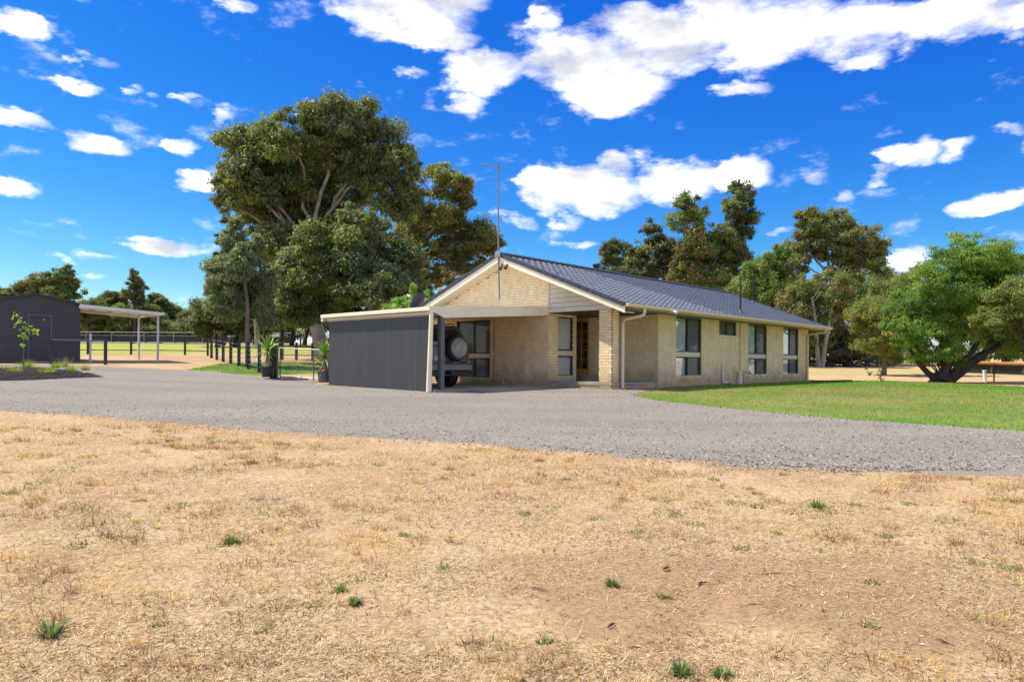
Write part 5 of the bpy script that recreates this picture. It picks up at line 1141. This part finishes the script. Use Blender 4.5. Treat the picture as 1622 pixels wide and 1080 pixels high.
# ------------------------------------------------------------------ shed and lean-to
def build_shed():
    O = W(127, 572, 32); O.z = T1(O.x, O.y)-.02
    s = empty('grey_shed', O, HROT, 'charcoal sheet metal shed with a closed grey door at the left', 'shed')
    # local x = -u (towards the camera's right), y = v along the gable face away from us ; gable face looks along +x
    Wd, Hh, Dp, rise = 3.35, 2.60, 5.5, .33
    mb = MB()
    # lining boards on the gable end, stacked
    n = 20
    def topz(y): return Hh+rise*(1-abs(y+Wd/2)/(Wd/2))
    for k in range(n):
        z0 = k*.165; z1 = z0+.1645
        if z0 > Hh+rise-.1: break
        y0, y1 = -Wd, 0
        if z0 > Hh: hw = (Wd/2)*(1-(z0-Hh)/rise); y0, y1 = -Wd/2-hw, -Wd/2+hw
        for a, c in (((y0, min(y1, -1.98)), (min(y1, -1.10), y1)) if z0 < 2.06 else ((y0, y1),)):
            pass
        segs = [(y0, -2.0), (-1.14, y1)] if z0 < 2.03 else [(y0, y1)]
        for a, c in segs:
            if c-a < .05: continue
            b = MB(); b.add([(0.0, a, z0), (0.0, c, z0), (.003, a, z0+.006), (.003, c, z0+.006), (0, a, z1), (0, c, z1)], [(0, 1, 3, 2), (2, 3, 5, 4), (0, 2, 4), (1, 5, 3), (0, 4, 5, 1)]); b.build('wall_board', M['shed'], s)
    b = MB(lambda a, q, z: (q, a, z)); b.prism([(-Wd, -.1), (0, -.1), (0, Hh), (-Wd/2, Hh+rise), (-Wd, Hh)], -.10, -.001); b.build('end_wall', M['shed'], s)
    box('side_wall', M['shed'], s, -Dp, -.1, -.08, 0, -.1, Hh); box('side_wall', M['shed'], s, -Dp, -.1, -Wd, -Wd+.08, -.1, Hh)
    box('back_wall', M['shed'], s, -Dp-.1, -Dp, -Wd, 0, -.1, Hh)
    for sg in (1, -1):
        b = MB(); y1 = -Wd/2+sg*(Wd/2+.25); zz = Hh-rise*.25/(Wd/2)
        b.add([(x, y, z) for x in (-Dp-.2, .14) for y, z in ((-Wd/2, Hh+rise+.02), (y1, zz+.02), (y1, zz+.06), (-Wd/2, Hh+rise+.06))], [(0, 1, 2, 3), (7, 6, 5, 4), (0, 4, 5, 1), (1, 5, 6, 2), (2, 6, 7, 3), (3, 7, 4, 0)]); b.build('roof', M['shed'], s)
    d = empty('door', parent=s)
    box('door_leaf', M['shed'], d, -.03, .004, -1.96, -1.18, .03, 2.04); fr = MB()
    fr.box(-.02, .035, -2.02, -1.96, 0, 2.04); fr.box(-.02, .035, -1.18, -1.12, 0, 2.04); fr.box(-.02, .035, -2.04, -1.10, 2.04, 2.10); fr.build('door_frame', M['postgrey'], d)
    box('door_knob', M['black'], d, .004, .07, -1.92, -1.86, 1.0, 1.06, bevel=.015); box('name_tag', M['white'], d, .004, .012, -1.45, -1.38, 1.86, 1.885)
    box('threshold', M['conc'], s, 0, .35, -2.2, -1.0, -.1, .03)
    # lean-to
    l = empty('lean_to', O, HROT, 'open lean-to with pale steel roof and white posts beside the shed', 'lean-to')
    L0, L1 = .02, 3.35; z0, z1 = 2.60, 2.42
    b = MB(); k = 34; vs = []
    for i in range(k+1):
        x = -2.75+2.95*i/k; dz = .014 if i % 2 else -.014; vs += [(x, L0-.1, z0+dz+.02), (x, L1+.2, z1+dz+.02)]
    b.add(vs, [(2*i, 2*i+1, 2*i+3, 2*i+2) for i in range(k)]); b.build('roof_sheet', M['zinc'], l)
    def beam(nm, x, t, y0, y1, za, zb, dz, m='zinc'):
        b = MB(); b.add([(xx, y, z+q) for xx in (x, x+t) for y, z in ((y0, za), (y1, zb)) for q in (-dz, .0)], [(0, 1, 3, 2), (4, 6, 7, 5), (0, 4, 5, 1), (2, 3, 7, 6), (0, 2, 6, 4), (1, 5, 7, 3)]); b.build(nm, M[m], l)
    beam('roof_edge', .20, .03, L0-.1, L1+.2, z0+.03, z1+.03, .14, 'white'); beam('roof_beam', .05, .05, L0-.1, L1+.1, z0-.03, z1-.03, .12, 'white'); beam('roof_beam', -2.5, .05, L0-.1, L1+.1, z0-.03, z1-.03, .12, 'white')  # white on the roof edge stands in for skylight falling on it
    b = MB(); b.box(-2.75, .2, L1+.2, L1+.28, z1-.09, z1+.03); b.build('gutter', M['zinc'], l)
    for i in range(5): y = L0+.3+i*.75; b = MB(); b.box(-2.7, .18, y, y+.05, z0-(z0-z1)*(y/L1)-.05, z0-(z0-z1)*(y/L1)+.0); b.build('purlin', M['white'], l)
    def gz(x, y):
        p = O+Matrix.Rotation(HROT, 3, 'Z')@Vector((x, y, 0)); return T1(p.x, p.y)-O.z
    for x in (.06, -2.45): box('post', M['zinc'], l, x-.04, x+.04, L1-.05, L1+.03, gz(x, L1)-.02, z1-.1)
    box('post', M['zinc'], l, .02, .11, .35, .43, 0, 1.32)
    b = MB(); b.box(-2.8, .3, -.1, L1+.1, -.35, .02); b.build('slab', M['conc'], l)
M['galvl'] = mat('light_fence_pipe', (.40, .40, .41), .5, .1, 8)
M['shed'] = mat('charcoal_shed_paint', (.056, .056, .062), .6, .07, 3, .15, 60)
build_shed()
# ------------------------------------------------------------------ fences and rails
def onG(px, D): p = W(px, HY, D); p.z = T1(p.x, p.y); return p
def postbox(name, m, root, p, w, h, z0=-.1):
    q = p-root.location; b = MB(); b.box(q.x-w/2, q.x+w/2, q.y-w/2, q.y+w/2, q.z+z0, q.z+h); return b.build(name, m, root)
def rail(name, m, root, pts, r, n=6):
    b = MB(); b.tube([p-root.location for p in pts], r, n); return b.build(name, m, root, True)
def fences():
    # hitching rail by the bed
    a, c = G(81, 577), G(167, 577.5); r = empty('hitching_rail', a, 0, 'black hitching rail on two posts in front of the shed', 'rail')
    for p in (a, c): postbox('post', M['black'], r, p, .10, 1.05)
    za = 1.03; rail('rail', M['postgrey'], r, [a+Vector((0, 0, za)), c+Vector((0, 0, za))], .03, 8)
    # near fence of close black posts
    P0, P1 = W(411, 590, 28.5), W(335, 572, 40.5)
    def on(px):
        k = (px-CX)/F; t = (k*P0.y-P0.x)/((P1.x-P0.x)-k*(P1.y-P0.y)); p = P0.lerp(P1, t); p.z = T1(p.x, p.y); return p
    xs = [411, 393.5, 378.5, 365.5, 353.5, 343.5, 335]; ps = [on(x) for x in xs]
    r = empty('post_and_wire_fence', ps[0], 0, 'row of black posts strung with plain wires left of the potted yucca', 'fence')
    cor = W(434, 597, 25.2); cor.z = T1(cor.x, cor.y)
    for i, p in enumerate(ps): postbox('post', M['black'], r, p, .115, 1.16+.05*(i % 2))
    postbox('corner_post', M['black'], r, cor, .24, 1.22)
    for z in (1.05, .85, .65, .45, .25): rail('wire', M['galv'], r, [cor+Vector((0, 0, z))]+[p+Vector((0, 0, z)) for p in ps], .010, 4)
    # mesh gate
    g0 = cor+Vector((.2, .05, 0)); g1 = W(520, 597, 24.6); g1.z = T1(g1.x, g1.y)
    e = empty('mesh_gate', g0, 0, 'wide wire mesh gate between the two potted yuccas', 'gate')
    zt_, zb = 1.12, .10
    rail('top_rail', M['galv'], e, [g0+Vector((0, 0, zt_)), g1+Vector((0, 0, zt_))], .022); rail('bottom_rail', M['galv'], e, [g0+Vector((0, 0, zb)), g1+Vector((0, 0, zb))], .022)
    for t in (0, .70, 1): p = g0.lerp(g1, t); rail('upright', M['postgrey'], e, [p+Vector((0, 0, zb-.05)), p+Vector((0, 0, zt_))], .022)
    b = MB()
    for k in range(1, 20): p = g0.lerp(g1, k/20)-e.location; b.tube([p+Vector((0, 0, zb)), p+Vector((0, 0, zt_))], .0035, 4, False)
    for k in range(1, 9): z = zb+(zt_-zb)*k/9; b.tube([g0-e.location+Vector((0, 0, z)), g1-e.location+Vector((0, 0, z))], .0035, 4, False)
    b.build('wire_mesh', M['galv'], e)
    box('stepping_slab', M['conc'], None, 0, 1, 0, 1, 0, 1)
    s = bpy.data.objects['stepping_slab']; p = G(455, 600.5); s.location = p+Vector((-.75, -.25, -.03)); s.scale = (1.45, .55, .09); s.rotation_euler = (0, 0, -.25); tag(s, 'pale worn concrete slab lying before the mesh gate', 'slab')
    # mid paddock fences
    def line(label, pxs, D0, D1, hh, zs, mat_, pw, wr, grp=None, wmat=None, name='paddock_fence', extra=()):
        n = len(pxs); ps = []
        for i, x in enumerate(pxs): D = 1/((1/D0)+(1/D1-1/D0)*i/(n-1)) if D0 != D1 else D0; ps.append(onG(x, D))
        r = empty(name, ps[0], 0, label, 'fence', grp)
        for p in ps: postbox('post', mat_, r, p, pw, hh)
        for z, w in zip(zs, wr): rail('rail', wmat or mat_, r, [p+Vector((0, 0, z)) for p in ps], w, 5)
        return r, ps
    line('thin black railed fence across the green paddock beyond the lean-to', [70, 139, 207.5, 250, 293, 329], 43.5, 43.5, 1.12, (.72, .28), M['black'], .10, (.032, .032))
    line('black posted fence with two rails behind the mesh gate', [447, 469.5, 495, 540, 590], 41.5, 43, 1.05, (.78, .30), M['black'], .13, (.03, .03))
    r, ps = line('far white railed arena fence with black shade cloth across the paddock', [-40, 4, 48, 92, 136, 176.5, 228, 275, 321, 363, 400, 432, 463], 86, 84, 1.35, (1.32, .92, .12), M['galvl'], .06, (.022, .018, .02), name='arena_fence')
    for a, c in zip(ps, ps[1:]):
        b = MB(); o = r.location; lo, mid, hi = Vector((0, .05, .05)), Vector((0, .05, .42)), Vector((0, .05, .86))
        b.add([a-o+lo, c-o+lo, c-o+hi, a-o+hi, a-o+lo+Vector((0, .03, 0)), c-o+lo+Vector((0, .03, 0)), c-o+hi+Vector((0, .03, 0)), a-o+hi+Vector((0, .03, 0))], [(0, 1, 2, 3), (7, 6, 5, 4), (0, 4, 5, 1), (3, 2, 6, 7), (0, 3, 7, 4), (1, 5, 6, 2)]); b.build('shade_cloth', M['black'], r)
    line('far side of the arena fence seen through the trees', [110, 200, 290, 380, 455], 103, 103, 1.3, (1.2, .7), M['galvl'], .06, (.02, .02), name='arena_fence')
    # small red and white box on a post
    p = onG(475.5, 72); e = empty('box_on_post', p, 0, 'small red, green and white box on a thin post beyond the arena corner', 'box')
    k = 72/F
    def bx(n, m, x0, x1, z0, z1): b = MB(); b.box((x0-475.5)*k, (x1-475.5)*k, 0, .3, z0, z1); b.build(n, m, e, bevel=.01)
    zb = W(475, 540, 72).z-p.z
    def zz(y): return (W(475, y, 72)-p).z
    bx('post', M['darkbark'], 474.5, 476, -.1, zz(537)); bx('lower_tray', mat('pale_blue', (.5, .65, .66), .5), 473, 480, zz(538), zz(534)); bx('red_side', mat('orange_red', (.65, .12, .04), .5), 477, 481.5, zz(533.9), zz(529)); bx('dark_side', M['black'], 473, 476.9, zz(533.9), zz(530.5)); bx('green_lid', mat('lid_green', (.10, .35, .12), .5), 473, 477, zz(530.4), zz(527.8))
    # right hand side: timber rail fence with dark cloth
    ps = [onG(x, D) for x, D in ((1530, 41), (1572, 40), (1622, 39), (1680, 38))]
    e = empty('timber_rail_fence', ps[0], 0, 'orange timber topped fence with dark panels behind the pepper tree', 'fence')
    M['rail'] = mat('weathered_orange_rail', (.45, .20, .06), .8, .25, 8)
    for p in ps: postbox('post', M['darkbark'], e, p, .14, .7)
    rail('top_rail', M['rail'], e, [p+Vector((0, -.1, .62)) for p in ps], .09, 8)
    for a, c in zip(ps, ps[1:]): b = MB(); o = e.location; b.add([a-o+Vector((0, 0, .02)), c-o+Vector((0, 0, .02)), c-o+Vector((0, 0, .55)), a-o+Vector((0, 0, .55)), a-o+Vector((0, .04, .02)), c-o+Vector((0, .04, .02)), c-o+Vector((0, .04, .55)), a-o+Vector((0, .04, .55))], [(0, 1, 2, 3), (7, 6, 5, 4), (0, 4, 5, 1), (3, 2, 6, 7)]); b.build('dark_panel', M['black'], e)
    p = G(1560.5, 603.5); e = empty('white_marker_post', p, 0, 'short white post standing in dry grass behind the pepper tree', 'post'); b = MB(); b.tube([(0, 0, -.1), (-.04, 0, .48)], .075, 10); b.build('shaft', M['white'], e, True)
    b = MB(); b.tube([(-.04, 0, .48), (-.042, 0, .52)], .09, 10); b.build('cap', M['white'], e, True)
    p = G(1574.5, 605.5); e = empty('thin_dark_post', p, 0, 'thin dark steel post right of the short white post', 'post'); b = MB(); b.tube([(0, 0, -.1), (0, 0, .85)], .03, 8); b.build('shaft', M['darkbark'], e, True)
    box('base_plate', M['rail'], e, -.3, .5, -.1, .1, -.03, .03)
    # tyres lying on the rise
    for px, lab in ((1310, 'black tyre lying flat nearest the house end'), (1346, 'black tyre lying flat in the middle of the dry rise'), (1366, 'black tyre lying flat half hidden by the olive shrub')):
        D = 48; p = W(px, 578, D); p.z = T1(p.x, p.y); e = empty('old_tyre', p, 0, lab, 'tyre', 'old tyres on the dry rise')
        b = MB(); b.lathe([(.24, .04), (.30, 0), (.42, .0), (.46, .05), (.46, .20), (.42, .25), (.30, .25), (.24, .21), (.22, .12), (.24, .04)], 24); b.build('tread', M['rubber'], e, True)
        b = MB(); b.lathe([(.24, .21), (.30, .256), (.36, .262), (.40, .256)], 24); b.build('sidewall', M['rubber'], e, True)
    # low edging strips
    for (a, c, w, hh, lab, m) in (((1286, 606.5), (1348, 604.5), .14, .10, 'dark low edging beyond the far house corner', M['darkbark']), ((969, 618.5), (992, 618.5), .12, .07, 'short orange brick edging at the foot of the porch column', M['rail'])):
        p, q = G(*a), G(*c); d = (q-p); an = math.atan2(d.y, d.x); e = box('garden_edging', m, None, 0, d.length, -w/2, w/2, -.04, hh, bevel=.01); e.location = p; e.rotation_euler = (0, 0, an); tag(e, lab, 'edging')
    # mowing strip along the side wall
    b = MB(); b.box(.05, .40, 2.3, 15.9, -.15, .035); o = b.build('concrete_strip', M['conc'], None); o.location = HO; o.rotation_euler = (0, 0, HROT); tag(o, kind='structure')
fences()
